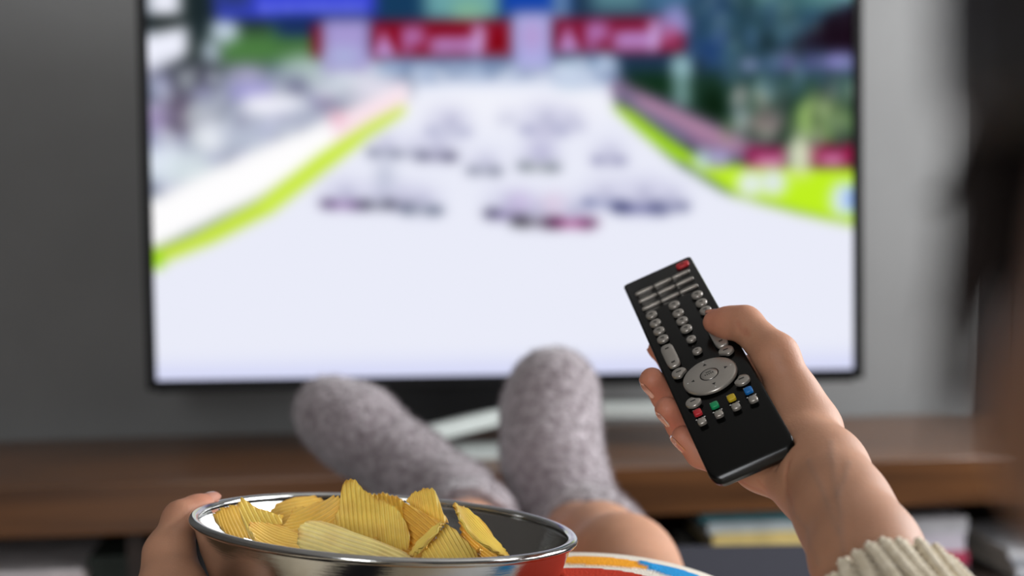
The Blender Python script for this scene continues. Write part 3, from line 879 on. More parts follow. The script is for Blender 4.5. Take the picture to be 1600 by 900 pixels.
# --- clothing
knit_m = mat('cream_knit_wool', (238, 226, 202), 0.95, rgb2=(216, 202, 174), scale=160, bump=0.5, bscale=500, sheen=0.3)
sl_mid = (slA + slB) / 2
cuff_c = sl_mid + fdir * 0.038
sleeve = [s_cone(cuff_c + fdir * .045, elbow_R, .036, .042), s_cone(elbow_R, sh_R, .044, .062), s_cone(lw + nrm(elbow_L - lw) * .06, elbow_L, .034, .042), s_cone(elbow_L, sh_L, .044, .062),
          s_ell((0.142, 0.25, 0.60), (.163, .188, .122)), s_ell((0.11, 0.44, 0.535), (.143, .18, .112)), s_ell((0.08, 0.57, 0.49), (.165, .10, .092)),
          s_cone(sh_L, (0.07, 0.14, 0.655), .068, .066), s_cone(sh_R, (0.22, 0.15, 0.655), .068, .066)]
su = s_union(sleeve, .03)
def sweater_f(p):
    d = su(p)
    neck = s_cone((0.145, 0.13, 0.66), (0.121, 0.12, 0.80), .066, .062)(p)
    return np.maximum(d, -neck)
V, Q = sdf_mesh(sweater_f, (-0.40, -0.06, 0.36), (0.45, 0.80, 0.80), 0.006)
sweater = fast_mesh('sweater', V - PB, Q, knit_m, person)
# ribbed cuff of the right sleeve: every rib a plaited cord
def ribbed_cuff(name, c, ax, r0, r1, length, nrib, parent):
    ax = nrm(ax); u = nrm(np.cross(ax, (0, 0, 1))); w = np.cross(ax, u)
    VV, FF = [], []
    def add(v, f):
        o = len(VV); VV.extend(v); FF.extend([tuple(i + o for i in q) for q in f])
    N = 64
    v0, f0 = [], []
    for j in range(2):
        for k in range(N):
            a = 2 * math.pi * k / N
            rr = (r0 if j == 0 else r1) - 0.0012
            v0.append(c + ax * (length * j + .001) + rr * (math.cos(a) * u + math.sin(a) * w))
    f0 = [(k, (k + 1) % N, N + (k + 1) % N, N + k) for k in range(N)]
    add(v0, f0)
    for k in range(nrib):
        a0 = 2 * math.pi * (k + random.uniform(-.1, .1)) / nrib
        M_ = 46
        start = random.uniform(-.0016, .0008)
        for strand in (0, 1):
            pts, rs = [], []
            for i in range(M_ + 1):
                t = i / M_
                ph = t * length / 0.0042 * 2 * math.pi / 2 + strand * math.pi
                rr = r0 + (r1 - r0) * t + 0.0010 + 0.0010 * math.cos(ph)
                a = a0 + 0.0017 / rr * math.sin(ph) + .05 * math.sin(3 * t + k)
                pts.append(c + ax * (start + length * t) + rr * (math.cos(a) * u + math.sin(a) * w))
                rs.append(0.0016 * (0.75 if i == 0 else 1.0) * (1 + .12 * math.sin(2 * ph)))
            add(*tube(pts, rs, 7))
        # loose loops between the ribs
        for i in range(11):
            t = (i + .5) / 11
            rr = r0 + (r1 - r0) * t
            pts = [c + ax * (length * t + .0015 * s) + (rr - .0006 + .0008 * (1 - s * s)) * (math.cos(a0 + (math.pi + .9 * s) / nrib) * u + math.sin(a0 + (math.pi + .9 * s) / nrib) * w) for s in (-1, -.5, 0, .5, 1)]
            add(*tube(pts, .0010, 5))
    return mesh_obj(name, np.array(VV) - PB, FF, knit_m, parent, True)
ribbed_cuff('cuff', cuff_c, fdir, .0305, .0365, .065, 27, sweater)
ribbed_cuff('cuff', lw + nrm(elbow_L - lw) * .03, elbow_L - lw, .0275, .0345, .05, 25, sweater)
short_m = mat('pale_grey_jersey', (206, 204, 202), 0.9, var=.08, scale=120, sheen=.2)
sf = s_union([s_ell((0.08, 0.62, 0.485), (.160, .125, .088)), s_cone(hip_R, hip_R * .6 + knee_R * .4, .072, .060), s_cone(hip_L, hip_L * .6 + knee_L * .4, .072, .060)], .02)
V, Q = sdf_mesh(sf, (-0.2, 0.40, 0.34), (0.42, 1.0, 0.66), 0.006)
fast_mesh('shorts', V - PB, Q, short_m, person)

# --- fuzzy socks
sock_m = mat('fuzzy_grey_sock', (138, 126, 130), 0.95, rgb2=(186, 176, 180), scale=110, bump=1.0, bscale=160, sheen=0.6, bdist=0.004)
def sock(pts, rs, cuff_a, cuff_b, ra_, rb_, lo, hi):
    core = s_union([chain(pts, rs, 0.03), s_cone(pts[0], cuff_a, rs[0], ra_), s_cone(cuff_a, cuff_b, ra_, rb_)], 0.02)
    lim = nrm(cuff_b - cuff_a)
    cb = cuff_b.astype(np.float32)
    def f(p):
        d = core(p)
        n = np.sin(p[:, 0] * 210 + 2 * np.sin(p[:, 2] * 190)) * np.sin(p[:, 1] * 230 + np.sin(p[:, 0] * 130)) * np.sin(p[:, 2] * 220)
        return np.maximum(d - 0.0012 * n, (p - cb) @ lim.astype(np.float32))
    V, Q = sdf_mesh(f, lo, hi, 0.0035)
    # fuzz: short fibres standing off the surface
    tri = V[Q]
    idx = rng.integers(0, len(Q), 14000)
    w = rng.random((14000, 4)); w /= w.sum(1)[:, None]
    P = (tri[idx] * w[..., None]).sum(1)
    Nn = np.cross(tri[idx, 2] - tri[idx, 0], tri[idx, 3] - tri[idx, 1]); Nn /= np.linalg.norm(Nn, axis=1)[:, None] + 1e-9
    Dv = Nn + rng.normal(0, .55, Nn.shape); Dv /= np.linalg.norm(Dv, axis=1)[:, None]
    Ln = rng.uniform(.003, .0075, (14000, 1))
    sd = np.cross(Dv, rng.normal(0, 1, Nn.shape)); sd /= np.linalg.norm(sd, axis=1)[:, None]
    FV = np.stack([P - sd * .0004, P + sd * .0004, P + Dv * Ln], 1).reshape(-1, 3)
    FT = np.arange(len(FV)).reshape(-1, 3)
    s = fast_mesh('sock', V - PB, Q, sock_m, person)
    fz = fast_mesh('fuzz', FV - PB, FT, sock_m, s)
    fz['kind'] = 'stuff'
    return s
legR = nrm(knee_R - ank_R); legL = nrm(knee_L - ank_L)
sR = sock([W(893, 832, 1.545), W(888, 790, 1.54), W(862, 715, 1.565), W(860, 640, 1.60), W(866, 607, 1.60)], [.043, .046, .050, .049, .046], ank_R + legR * .02 + np.array((.016, 0, -.004)), ank_R + legR * .07 + np.array((.030, 0, -.012)), .046, .046,
     *bounds([*ftR, ank_R, knee_R * .4 + ank_R * .6], .085))
sL = sock([W(722, 826, 1.53), W(712, 785, 1.52), W(640, 732, 1.56), W(560, 672, 1.59), W(516, 645, 1.60)], [.041, .041, .041, .044, .041], ank_L + legL * .02, ank_L + legL * .08, .046, .047,
     *bounds([*ftL, ank_L, knee_L * .4 + ank_L * .6], .085))

# --- hair
hair_m = mat('dark_brown_hair', (34, 25, 23), 0.45, rgb2=(22, 16, 15), scale=60, stretch=(1, 1, .15))
def hair_f(p):
    shell = s_ell(hc + (0, -.006, .006), (.0850, .098, .095))(p)
    qa = np.arctan2(p[:, 0] - hc[0], p[:, 1] - hc[1])
    shell = shell + .0012 * np.sin(46 * qa + 9 * np.sin(3 * qa)) + .0008 * np.sin(83 * qa)
    back = smin(shell, s_cone(hc + (0, -.065, -.02), hc + (0, -.075, -.10), .062, .045)(p), .03)
    q = p - hc.astype(np.float32)
    face = np.maximum(np.maximum(q[:, 2] + .010 + .0, -(q[:, 1] - .005)), -1)    # front, below the fringe
    return np.maximum(back, np.where(q[:, 1] > -.03, -np.maximum(-(q[:, 2] + .012), 0) * 0 + np.where(q[:, 2] < -.012, .02, -.02), -1.0))
V, Q = sdf_mesh(hair_f, hc - .22, hc + .16, 0.0034)
hair = fast_mesh('hair', V - PB, Q, hair_m, person)
VV, FF = [], []
hr = random.Random(3)
for i in range(110):
    a = hr.uniform(-1.2, 1.25)                    # position along the brow, negative = left side
    st = hc + np.array((.079 * math.sin(a), .090 * math.cos(a) - .004, hr.uniform(.0, .03)))
    side = a < -.5
    dx = -hr.uniform(.0, .005) if side else hr.uniform(-.01, .01)
    pts = []
    for t in np.linspace(0, 1, 7):
        pts.append(st + np.array((dx * t * 1.6, .018 * t * math.cos(a), -.040 * t - .008 * t * t + .006 * math.sin(3 * t + i))))
    v, f = tube(pts, [.0022, .0021, .002, .0018, .0014, .0009, .0004], 5)
    o = len(VV); VV.extend(v); FF.extend([tuple(q + o for q in g) for g in f])
lock0 = W(1545, 268, .20)
for i in range(16):
    st = lock0 + np.array((hr.uniform(.0, .02), hr.uniform(-.02, .01), hr.uniform(-.002, .014)))
    en = W(1452 + hr.uniform(-10, 50), 316 + hr.uniform(-22, 16), .215)
    mid = (st + en) / 2 + np.array((0, 0, hr.uniform(-.001, .004)))
    pts = [st * (1 - t) ** 2 + 2 * mid * t * (1 - t) + en * t * t for t in np.linspace(0, 1, 7)]
    v, f = tube(pts, [.0016, .0016, .0015, .0013, .001, .0007, .0003], 5)
    o = len(VV); VV.extend(v); FF.extend([tuple(q + o for q in g) for g in f])
hl = mesh_obj('fringe_strands', np.array(VV) - PB, FF, hair_m, hair, True)

# ================================================================== REMOTE CONTROL
rem_m = mat('black_gloss_plastic', (9, 9, 8), 0.22, spec=0.3)
key_m = mat('silver_key', (178, 172, 164), 0.3, 0.6)
red_m = mat('red_key', (196, 44, 52), 0.4); grn_m = mat('green_key', (16, 150, 92), 0.4)
yel_m = mat('yellow_key', (206, 176, 34), 0.4); blu_m = mat('blue_key', (20, 112, 186), 0.4)
mark_m = mat('dark_print', (40, 38, 36), 0.5); wmark_m = mat('white_print', (220, 220, 216), 0.5)
rem = empty('remote_control')
rem.matrix_world = RM
tag(rem, 'black remote control with silver and coloured keys held in the right hand', 'remote control')
mm = 0.001
# housing: rounded-rectangle loops stacked from the back to the face
def rrect(hw, v0, v1, cr0, cr1, n=5):
    """outline in (u,v); cr0 corner radius at the far end, cr1 at the near end"""
    pts = []
    for (cx, cy, c, a0) in ((hw, v1, cr1, 0), (-hw, v1, cr1, 90), (-hw, v0, cr0, 180), (hw, v0, cr0, 270)):
        ccx = cx - math.copysign(c, cx); ccy = cy - c if cy == v1 else cy + c
        for i in range(n + 1):
            a = math.radians(a0 + 90 * i / n)
            pts.append((ccx + c * math.cos(a), ccy + c * math.sin(a)))
    return pts
loops = []
L = RL * 1000
for (n_, ins, vb, crn) in ((-16, 9, 10, 5), (-15, 5.5, 6, 6), (-10, 2.2, 1.5, 6.5), (-6, 0.7, -2.5, 6.5), (-3, 0.1, -3.5, 6.2), (-1.2, 0.0, -2.2, 5.5), (-0.35, 0.3, -1.2, 5), (0, 1.1, 0.5, 4.5)):
    loops.append([(u, v, n_) for u, v in rrect(23 - ins, 0 + min(ins, 3) * .6, L - vb, 2.2, crn)])
RV = [(u * mm, v * mm, (n_ - (0.0 if v < L - 16 else 0.014 * (v - (L - 16)) ** 2 * (1 if n_ > -9 else 0.2))) * mm) for lp in loops for u, v, n_ in lp]
NL = len(loops[0])
RF = [(i * NL + k, i * NL + (k + 1) % NL, (i + 1) * NL + (k + 1) % NL, (i + 1) * NL + k) for i in range(len(loops) - 1) for k in range(NL)]
RF.append(tuple(range(NL - 1, -1, -1)))
# face: strips along v so that the near end can slope down
top0 = (len(loops) - 1) * NL
RF.append(tuple(top0 + k for k in range(NL)))
housing = mesh_obj('housing', RV, RF, rem_m, rem)
bm = bmesh.new(); bm.from_mesh(housing.data); bmesh.ops.recalc_face_normals(bm, faces=bm.faces); bm.to_mesh(housing.data); bm.free()
housing.data.shade_smooth()
md = housing.modifiers.new('split', 'EDGE_SPLIT'); md.split_angle = math.radians(38)

def key(name, outline, cx, cy, h, m, taper=0.86, parent=None, dome=0.25):
    """raised key: outline in mm around 0,0"""
    n = len(outline)
    lv = ((1.0, -0.3), (1.0, h * .55), (0.96, h * .85), (taper, h), (taper * .5, h + dome))
    Vk = [((cx + x * s) * mm, (cy + y * s) * mm, z * mm) for s, z in lv for x, y in outline]
    Fk = [(i * n + k, i * n + (k + 1) % n, (i + 1) * n + (k + 1) % n, (i + 1) * n + k) for i in range(len(lv) - 1) for k in range(n)]
    Fk.append(tuple((len(lv) - 1) * n + k for k in range(n)))
    return mesh_obj(name, Vk, Fk, m, parent or rem, True)
def oval(a, b, n=20, p=2.0, rot=0.0):
    o = []
    for k in range(n):
        t = 2 * math.pi * k / n
        c, s = math.cos(t), math.sin(t)
        x, y = a * math.copysign(abs(c) ** (2 / p), c), b * math.copysign(abs(s) ** (2 / p), s)
        o.append((x * math.cos(rot) - y * math.sin(rot), x * math.sin(rot) + y * math.cos(rot)))
    return o
S_ = 0.92
def mark(x, y, w, l, m, z, parent):
    """tiny printed dash"""
    return mesh_obj('print', [((x - w / 2) * mm, (y - l / 2) * mm, z * mm), ((x + w / 2) * mm, (y - l / 2) * mm, z * mm), ((x + w / 2) * mm, (y + l / 2) * mm, z * mm), ((x - w / 2) * mm, (y + l / 2) * mm, z * mm)],
                    [(0, 1, 2, 3)], m, parent)
k = key('power_key', oval(4.2, 3.0, 20, 3.2), 16.0, 8.0, 1.3, red_m)
mark(16.0, 8.0, 2.2, 1.2, mark_m, 1.62, k)
for r_, vv in enumerate((18.0, 28.0, 38.0)):
    for c_ in (-1, 0, 1):
        kk = key('bar_key', oval(6.0, 1.25, 24, 4.5), c_ * 12.3, vv, 1.2, key_m)
        mark(c_ * 12.3 + (r_ - 1) * .6, vv - 3.0, 2.6 - .5 * abs(c_), 0.6, wmark_m, 0.03, kk).data.materials[0] = key_m
for cx in (-14.6, 0.1, 15.0):
    for i, vv in enumerate((48.6, 59.0, 68.7, 78.6)):
        if cx > 10 and i > 2: continue
        kk = key('number_key', oval(3.5, 3.6), cx, vv, 1.5, key_m)
        mark(cx, vv, 2.2, 1.0, mark_m, 1.80, kk); mark(cx + .4, vv + 1.3, 1.2, .6, mark_m, 1.78, kk)
for vv in (91.0, 105.0):
    kk = key('round_key', oval(2.9, 2.9), 0.0, vv, 1.4, key_m); mark(0, vv, 1.6, .8, mark_m, 1.68, kk)
for cx in (-14.8, 14.1):
    kk = key('rocker_key', oval(3.9, 12.2, 28, 4.0), cx, 98.5 if cx < 0 else 99.5, 1.6, key_m, 0.9)
    for dv in (-7.5, 8): mark(cx, 99 + dv, 2.2, 1.2, mark_m, 1.88, kk)
def teardrop(sx, sy):
    pts = []
    for k in range(24):
        t = 2 * math.pi * k / 24
        r_ = 1 - 0.28 * max(0.0, math.cos(t - math.atan2(sy, sx))) ** 0.5 * 0 
        x, y = 4.4 * math.cos(t), 4.3 * math.sin(t)
        if x * sx > 0 and y * sy > 0:
            q = 1 - 0.34 * abs(math.sin(2 * t)); x *= q; y *= q      # the side cut away around the ring
        pts.append((x, y))
    return pts
for cx, cy, sx, sy in ((14.2, 117.0, -1, 1), (-14.4, 118.2, 1, 1), (14.2, 149.0, -1, -1), (-14.2, 149.8, 1, -1)):
    kk = key('corner_key', teardrop(sx, sy), cx, cy, 1.5, key_m); mark(cx, cy, 3.0, 1.0, mark_m, 1.8, kk)
nav = key('navigation_ring', oval(15.4, 15.6, 56), 0.0, 133.0, 1.7, key_m, 0.92, dome=.05)
key('groove', oval(5.6, 5.7, 32), 0, 133.0, 1.78, mark_m, .97, parent=nav, dome=.02)
ok = key('centre_key', oval(5.0, 5.1, 32), 0, 133.0, 2.1, key_m, .9, parent=nav, dome=.2)
for i in range(5): mark(-2.2 + i * 1.1, 133.3, .6, 1.3, mark_m, 2.36, ok)
mark(0, 131.4, 3.0, .7, mark_m, 2.36, ok)
for dx, dy in ((0, -10), (0, 10), (-9.5, 0), (9.5, 0)):
    r_ = 1.3; a0 = math.atan2(dy, dx)
    V3 = [((dx + r_ * math.cos(a0 + q)) * mm, (133 + dy + r_ * math.cos(0) * math.sin(a0 + q)) * mm, 1.80 * mm) for q in (0, 2.1, 4.2)]
    mesh_obj('arrow', V3, [(0, 1, 2)], mark_m, nav)
    mark(dx * 1.33, 133 + dy * 1.33, .8, .8, wmark_m, 1.79, nav)
for i, m in enumerate((red_m, grn_m, yel_m, blu_m)):
    cx = -14.5 + i * 9.67
    key('colour_key', oval(2.3, 2.5, 20, 4), cx, 160.0, 1.5, m)
    for dd in (-1.6, 0, 1.4): mark(cx + dd, 156.3, .7, .8, wmark_m, .03, rem)
    kk = key('small_key', oval(2.4, 2.6, 20, 3), cx, 169.0, 1.5, key_m)
    for dd in (-2.2, -.6, 1.2, 2.4): mark(cx + dd, 165.0, .9, .8, wmark_m, .03, rem)

# ================================================================== BOWL
steel_o = mat('brushed_steel', (196, 196, 194), 0.12, 1.0, aniso=0.3, bump=0.06, bscale=60, stretch=(1, 1, 30))
bowl = empty('steel_bowl')
Bm = Matrix(((bx_[0], by_[0], bn[0], bowl_c[0]), (bx_[1], by_[1], bn[1], bowl_c[1]), (bx_[2], by_[2], bn[2], bowl_c[2]), (0, 0, 0, 1)))
bowl.matrix_world = Bm
tag(bowl, 'round stainless steel bowl full of ridged potato chips on the lap', 'bowl')
def lathe(name, prof, m, parent, n=128):
    Vl = [(r * math.cos(2 * math.pi * k / n), r * math.sin(2 * math.pi * k / n), z) for r, z in prof for k in range(n)]
    Fl = [(i * n + k, i * n + (k + 1) % n, (i + 1) * n + (k + 1) % n, (i + 1) * n + k) for i in range(len(prof) - 1) for k in range(n)]
    o = mesh_obj(name, Vl, Fl, m, parent, True)
    bm = bmesh.new(); bm.from_mesh(o.data)
    bmesh.ops.remove_doubles(bm, verts=bm.verts, dist=1e-6)
    bmesh.ops.recalc_face_normals(bm, faces=bm.faces); bm.to_mesh(o.data); bm.free()
    return o
rb_ = BRAD
outer = [(0.0001, -.070), (.045, -.070), (.062, -.066), (.080, -.054), (.093, -.036), (.101, -.018), (rb_ - .0035, -.004), (rb_ - .0028, -.0015)]
inner = [(rb_ - .0042, -.0015), (rb_ - .0050, -.005), (.0995, -.019), (.0915, -.036), (.0785, -.053), (.061, -.0648), (.045, -.0685), (.0001, -.0685)]
lathe('bowl_wall', outer + inner, steel_o, bowl)
lathe('rim', [(rb_ - .0032 + .0030 * math.cos(t), -.0012 + .0024 * math.sin(t)) for t in np.linspace(0, 2 * math.pi, 17)], steel_o, bowl)

# ================================================================== POTATO CHIPS
chip_m, nt, b = new_mat('potato_chip')
b.inputs['Roughness'].default_value = 0.42
b.inputs['Subsurface Weight'].default_value = 0.15
b.inputs['Subsurface Radius'].default_value = (0.004, 0.003, 0.001)
at = nt.nodes.new('ShaderNodeAttribute'); at.attribute_name = 'tint'
tc = nt.nodes.new('ShaderNodeTexCoord'); n1 = nt.nodes.new('ShaderNodeTexNoise'); n1.inputs['Scale'].default_value = 120; n1.inputs['Detail'].default_value = 5
mp = nt.nodes.new('ShaderNodeMapRange'); mp.inputs[3].default_value = .78; mp.inputs[4].default_value = 1.2
sc = nt.nodes.new('ShaderNodeVectorMath'); sc.operation = 'SCALE'
nt.links.new(tc.outputs['Object'], n1.inputs['Vector']); nt.links.new(n1.outputs['Fac'], mp.inputs[0])
nt.links.new(at.outputs['Color'], sc.inputs[0]); nt.links.new(mp.outputs[0], sc.inputs['Scale']); nt.links.new(sc.outputs[0], b.inputs['Base Color'])
bb = nt.nodes.new('ShaderNodeBump'); bb.inputs['Strength'].default_value = .5; bb.inputs['Distance'].default_value = .0008
nt.links.new(n1.outputs['Fac'], bb.inputs['Height']); nt.links.new(bb.outputs[0], b.inputs['Normal'])

def chip(px, py, z, ridge, normal, a, b_, c1, c2, label, seed, tw=0.0, pitch=2.5, amp=.6, outline=None, base=(255, 224, 112)):
    """a: half length along the ridges (mm), b_: half width across them; c1,c2 curvature 1/m; outline: traced edge of the slice"""
    r = random.Random(seed)
    ex = nrm(CD(*ridge)); n = CD(*normal); n = nrm(n - ex * (n @ ex)); ey = np.cross(n, ex)
    c = W(px, py, z)
    NY, NX = 120, 16
    Vc, Tc = [], []
    ph = [r.uniform(0, 6.28) for _ in range(4)]
    poly_ = None
    if outline:
        o_ = np.array(CAM_M.translation); poly_ = []
        for q in outline:
            d_ = W(q[0], q[1], 1.0) - o_
            P_ = o_ + d_ * (((c - o_) @ n) / (d_ @ n)) - c
            poly_.append((P_ @ ex * 1000, P_ @ ey * 1000))
        ys = [q[1] for q in poly_]
        y0, y1 = min(ys) + .15, max(ys) - .15
    rows = []
    for j in range(NY + 1):
        t = -1 + 2 * j / NY
        if poly_:
            y = y0 + (y1 - y0) * j / NY
            xs = []
            for k in range(len(poly_)):
                (xa, ya), (xb, yb) = poly_[k], poly_[(k + 1) % len(poly_)]
                if (ya > y) != (yb > y): xs.append(xa + (xb - xa) * (y - ya) / (yb - ya))
            w0, w1 = min(xs), max(xs)
            e_ = .35 * math.sin(2 * math.pi * y / pitch) + .4 * math.sin(y * .9 + ph[1])
            rows.append((y, w0 + e_, max(w1 + e_, w0 + e_ + .3), t))
        else:
            hl_ = max(1 - t * t, 0) ** .42 * a * (1 + .06 * math.sin(5 * t + ph[0]) + .03 * math.sin(17 * t + ph[1]))
            hl_ = max(hl_, .25); m_ = 1.0 * math.sin(3 * t + ph[2])
            rows.append((b_ * t, m_ - hl_, m_ + hl_, t))
    for side in (1, -1):
        for y, w0, w1, t in rows:
            for i in range(NX + 1):
                s = -1 + 2 * i / NX
                x = w0 + (w1 - w0) * (s + 1) / 2
                zz = 1e-3 * (c1 * x * x + c2 * y * y + tw * x * y) + .9 * math.sin(x * .16 + ph[3]) * math.sin(y * .14 + ph[0]) \
                    + amp * math.sin(2 * math.pi * y / pitch) + side * .5
                Vc.append(c + (x * ex + y * ey + zz * n) * mm)
                edge = max(abs(s), abs(t)) ** 8
                g = (.5 + .5 * math.sin(2 * math.pi * y / pitch))
                col = lin(base) * (0.90 + .14 * g)
                br = max(0.0, math.sin(x * .21 + ph[2]) * math.sin(y * .19 + ph[3]) - .45)
                col = col * (1 - .30 * br) + lin((206, 130, 44)) * .30 * br
                ed = edge * (0.5 + .5 * math.sin(7 * t + 4 * s + ph[1]))
                col = col * (1 - .5 * ed) + lin((206, 128, 44)) * .5 * ed
                Tc.append(col)
    k = (NY + 1) * (NX + 1)
    Fc = []
    w_ = NX + 1
    for j in range(NY):
        for i in range(NX):
            q = j * w_ + i
            Fc.append((q, q + 1, q + w_ + 1, q + w_)); q += k
            Fc.append((q + w_, q + w_ + 1, q + 1, q))
    rim = [j * w_ for j in range(NY + 1)] + [NY * w_ + i for i in range(1, NX + 1)] + [j * w_ + NX for j in range(NY - 1, -1, -1)] + list(range(NX - 1, 0, -1))
    for i in range(len(rim)):
        p, q = rim[i], rim[(i + 1) % len(rim)]
        Fc.append((q, p, p + k, q + k))
    Vc = np.array(Vc)
    o = fast_mesh('potato_chip', Vc - c, np.array(Fc), chip_m, None, {'tint': np.array(Tc)})
    o.location = c
    tag(o, label, 'potato chip', 'ridged potato chips in the bowl')
    return o
OUT = dict(
    A=[(377, 777), (384, 783), (395, 790), (410, 797), (428, 803), (441, 807), (439, 818), (431, 829), (426, 842), (415, 852), (402, 853), (392, 844), (385, 828), (378, 812), (372, 795), (372, 785)],
    B=[(458, 789), (475, 792), (500, 787), (522, 781), (535, 790), (530, 825), (480, 856), (435, 858), (440, 832), (452, 812)],
    C=[(530, 790), (532, 768), (538, 752), (546, 747), (554, 750), (562, 758), (572, 768), (585, 776), (600, 781), (612, 788), (624, 800), (633, 815), (639, 835), (637, 856), (615, 864), (575, 862), (540, 850), (521, 826), (524, 805)],
    D=[(572, 774), (595, 770), (615, 774), (630, 781), (635, 795), (628, 815), (600, 806)],
    E=[(633, 781), (640, 774), (650, 768), (662, 764), (675, 762), (680, 766), (686, 785), (692, 802), (700, 816), (690, 819), (672, 813), (655, 801), (641, 791)],
    K=[(632, 782), (650, 794), (692, 818), (688, 834), (665, 856), (640, 856), (630, 820)],
    Fr=[(465, 834), (469, 819), (481, 812), (500, 812), (530, 821), (560, 834), (600, 847), (636, 858), (652, 872), (610, 892), (530, 890), (478, 870), (466, 850)],
    H=[(688, 830), (697, 818), (712, 826), (728, 843), (745, 858), (754, 874), (705, 886), (655, 882), (664, 858), (680, 842)],
    J=[(716, 818), (738, 828), (765, 853), (778, 874), (748, 876), (722, 842)])
def ctr(k): return tuple(np.mean(OUT[k], 0))
def chp(k, z, ridge, normal, c1, c2, label, seed, **kw):
    return chip(*ctr(k), z, ridge, normal, 20, 20, c1, c2, label, seed, outline=OUT[k], **kw)
chp('A', .790, (.45, .85, -.1), (.30, -.40, -.85), 5, 12, 'pointed chip standing at the left side of the bowl', 1)
chp('B', .800, (.8, -.30, .3), (-.25, -.55, -.7), 14, -12, 'curled shaded chip left of the tallest chip', 2, base=(246, 206, 100))
chp('C', .790, (.10, .98, -.10), (.14, -.30, -.95), 4, 9, 'tallest chip, standing upright near the bowl centre', 3, tw=4)
chp('D', .835, (.2, .95, .1), (.0, -.5, -.85), 5, 14, 'chip peeking out right behind the tallest chip', 4)
chp('E', .800, (.16, .96, -.15), (-.22, -.40, -.85), 6, -14, 'fan shaped chip right of the tallest chip', 5)
chp('K', .792, (.75, .62, -.1), (-.45, -.2, -.85), 9, 9, 'lower side of the fan shaped chip, shade put into its darker colour', 11, base=(244, 196, 84))  # fan chip's dark side as a separate piece, shade put into the base colour
chp('Fr', .752, (.93, .30, -.05), (.0, -.62, -.78), -3, -14, 'long pale chip lying across the front', 6, amp=.22, base=(255, 232, 146))
chip(668, 843, .765, (.72, -.66, .15), (-.62, -.68, -.10), 12, 9, 4, 8, 'thin chip seen edge on at the front', 7)
chp('H', .770, (.50, .80, -.2), (.30, -.60, -.75), -12, -10, 'golden curved chip at the front right', 8)
chip(748, 834, .785, (.70, .70, -.05), (.64, -.70, -.14), 21, 13, 5, 7, 'chip leaning on its edge furthest to the right', 9, base=(255, 224, 104))
chp('J', .800, (.7, .65, .1), (.4, -.65, -.6), 5, 10, 'chip tucked behind the golden curved chip', 10, base=(248, 206, 94))
chip(470, 806, .830, (.9, -.2, .3), (.1, -.8, -.5), 20, 15, -9, 8, 'chip lying against the back rim left of the centre', 12, base=(248, 210, 108))
chip(445, 850, .775, (.8, .3, .2), (.2, -.85, -.4), 20, 16, 7, -8, 'flat chip low at the left front', 13, base=(248, 212, 112))
chip(355, 818, .800, (.25, .9, .2), (.75, -.35, -.55), 20, 20, 5, 6, 'chip leaning flat against the left inner wall of the bowl', 14, outline=[(330, 806), (345, 795), (371, 788), (380, 812), (390, 842), (362, 842), (342, 824)], base=(246, 212, 110))
low = [(530, 868, .78), (610, 872, .79), (690, 876, .79), (480, 860, .80), (580, 858, .82), (640, 852, .83), (710, 866, .81), (540, 846, .83)]
places = ['under the long pale chip', 'under the chips at the bowl centre', 'under the golden curved chip', 'under the curled shaded chip', 'deep below the tallest chip',
          'deep below the fan shaped chip', 'deep in the bowl at the right', 'deep in the bowl behind the long pale chip']
for i, (x, y, z) in enumerate(low):
    rr = random.Random(50 + i)
    chip(x, y, z, (rr.uniform(.3, 1), rr.uniform(-.3, .3), rr.uniform(-.8, .8)), (rr.uniform(-.25, .25), -1, rr.uniform(-.4, .0)), 22, 19, rr.uniform(-9, 9), rr.uniform(-9, 9),
         'chip lying ' + places[i], 30 + i, base=(244, 204, 100))

# ================================================================== LAP CUSHION with embroidered shapes
linen_m, nt, b = new_mat('embroidered_linen')
b.inputs['Roughness'].default_value = 0.95
b.inputs['Specular IOR Level'].default_value = 0.15
at = nt.nodes.new('ShaderNodeAttribute'); at.attribute_name = 'print'
tc = nt.nodes.new('ShaderNodeTexCoord'); n1 = nt.nodes.new('ShaderNodeTexNoise'); n1.inputs['Scale'].default_value = 700; n1.inputs['Detail'].default_value = 3
mp = nt.nodes.new('ShaderNodeMapRange'); mp.inputs[3].default_value = .72; mp.inputs[4].default_value = 1.25
sc = nt.nodes.new('ShaderNodeVectorMath'); sc.operation = 'SCALE'
nt.links.new(tc.outputs['Object'], n1.inputs['Vector']); nt.links.new(n1.outputs['Fac'], mp.inputs[0])
nt.links.new(at.outputs['Color'], sc.inputs[0]); nt.links.new(mp.outputs[0], sc.inputs['Scale']); nt.links.new(sc.outputs[0], b.inputs['Base Color'])
bb = nt.nodes.new('ShaderNodeBump'); bb.inputs['Strength'].default_value = .7; bb.inputs['Distance'].default_value = .0012
nt.links.new(n1.outputs['Fac'], bb.inputs['Height']); nt.links.new(bb.outputs[0], b.inputs['Normal'])
cu_c = np.array([0.03, 0.83, 0.0])
NG = 150
U_, V_ = np.meshgrid(np.linspace(-1, 1, NG), np.linspace(-1, 1, NG))
hw_, hd_ = 0.165, 0.15
def top_z(x, y, u, v):
    e = (1 - np.abs(u) ** 2.2).clip(0) ** .6 * (1 - np.abs(v) ** 2.6).clip(0) ** .5
    return e
pinch = 1 - .10 * (1 - U_ ** 2) * np.abs(V_) ** 6
XX = cu_c[0] + hw_ * U_ * (1 - .06 * (1 - V_ ** 2) * np.abs(U_) ** 6)
YY = cu_c[1] + hd_ * V_ * (1 - .06 * (1 - U_ ** 2) * np.abs(V_) ** 6)
E_ = top_z(XX, YY, U_, V_)
ZT = .545 + .092 * E_
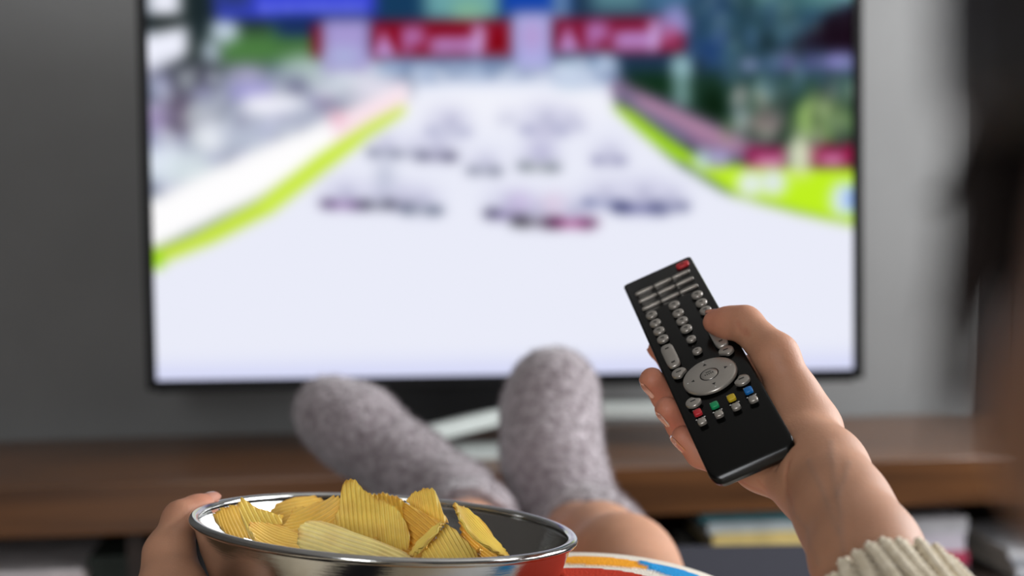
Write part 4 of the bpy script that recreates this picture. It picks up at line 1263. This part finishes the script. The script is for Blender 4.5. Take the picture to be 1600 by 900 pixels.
# hollow where the bowl sits
rbw = np.hypot(XX - bowl_c[0], YY - bowl_c[1])
bprof = np.interp(rbw, [0, .047, .064, .083, .096, .104, .112, .118, .2], [-.0715, -.0715, -.068, -.057, -.038, -.020, -.008, .004, .1])
ZT = np.minimum(ZT, bowl_c[2] + bprof - (XX - bowl_c[0]) * .094 - (YY - bowl_c[1]) * .045)
ZB = .545 - .004 * E_
pr_ = np.tile(lin((222, 214, 200)), (NG, NG, 1))
def shape(m, rgb, raise_=0.0012):
    global ZT
    pr_[m] = lin(rgb); ZT = ZT + np.where(m, raise_, 0)
def inell(x, y, rx, ry, rot):
    c, s = math.cos(rot), math.sin(rot)
    dx, dy = XX - x, YY - y
    return ((dx * c + dy * s) / rx) ** 2 + ((-dx * s + dy * c) / ry) ** 2 < 1
CUSH = dict(red=[], orange=[], blue=[])
shapes = [((.040, .780), .075, .050, -.06, (178, 48, 24)), ((.052, .850), .034, .012, -.05, (236, 160, 36)), ((.108, .843), .036, .015, -.30, (34, 140, 200)),
          ((-.05, .69), .06, .02, .3, (236, 160, 36)), ((.10, .70), .05, .018, -.4, (34, 140, 200)), ((-.16, .75), .03, .06, .2, (196, 62, 28)), ((-.12, .90), .06, .02, .4, (34, 140, 200)), ((-.03, .93), .03, .012, -.2, (196, 62, 28))]
for (x, y), rx, ry, rot, rgb in shapes:
    shape(inell(x, y, rx, ry, rot), rgb)
CV = np.concatenate([np.stack([XX, YY, ZT], -1).reshape(-1, 3), np.stack([XX, YY, ZB], -1).reshape(-1, 3)])
ii, jj = np.meshgrid(np.arange(NG - 1), np.arange(NG - 1)); base = (jj * NG + ii).ravel(); kk_ = NG * NG
CQ = np.concatenate([np.stack([base, base + 1, base + NG + 1, base + NG], 1), np.stack([base + NG, base + NG + 1, base + 1, base], 1) + kk_])
rim = [j * NG for j in range(NG)] + [(NG - 1) * NG + i for i in range(1, NG)] + [j * NG + NG - 1 for j in range(NG - 2, -1, -1)] + list(range(NG - 2, 0, -1))
CQ = np.concatenate([CQ, np.array([(rim[(i + 1) % len(rim)], rim[i], rim[i] + kk_, rim[(i + 1) % len(rim)] + kk_) for i in range(len(rim))])])
cush = fast_mesh('cushion', CV - [cu_c[0], cu_c[1], .541], CQ, linen_m, None, {'print': np.concatenate([pr_.reshape(-1, 3)] * 2)})
cush.location = (cu_c[0], cu_c[1], .541)
tag(cush, 'white linen cushion with red, orange and blue embroidered shapes under the bowl', 'cushion')
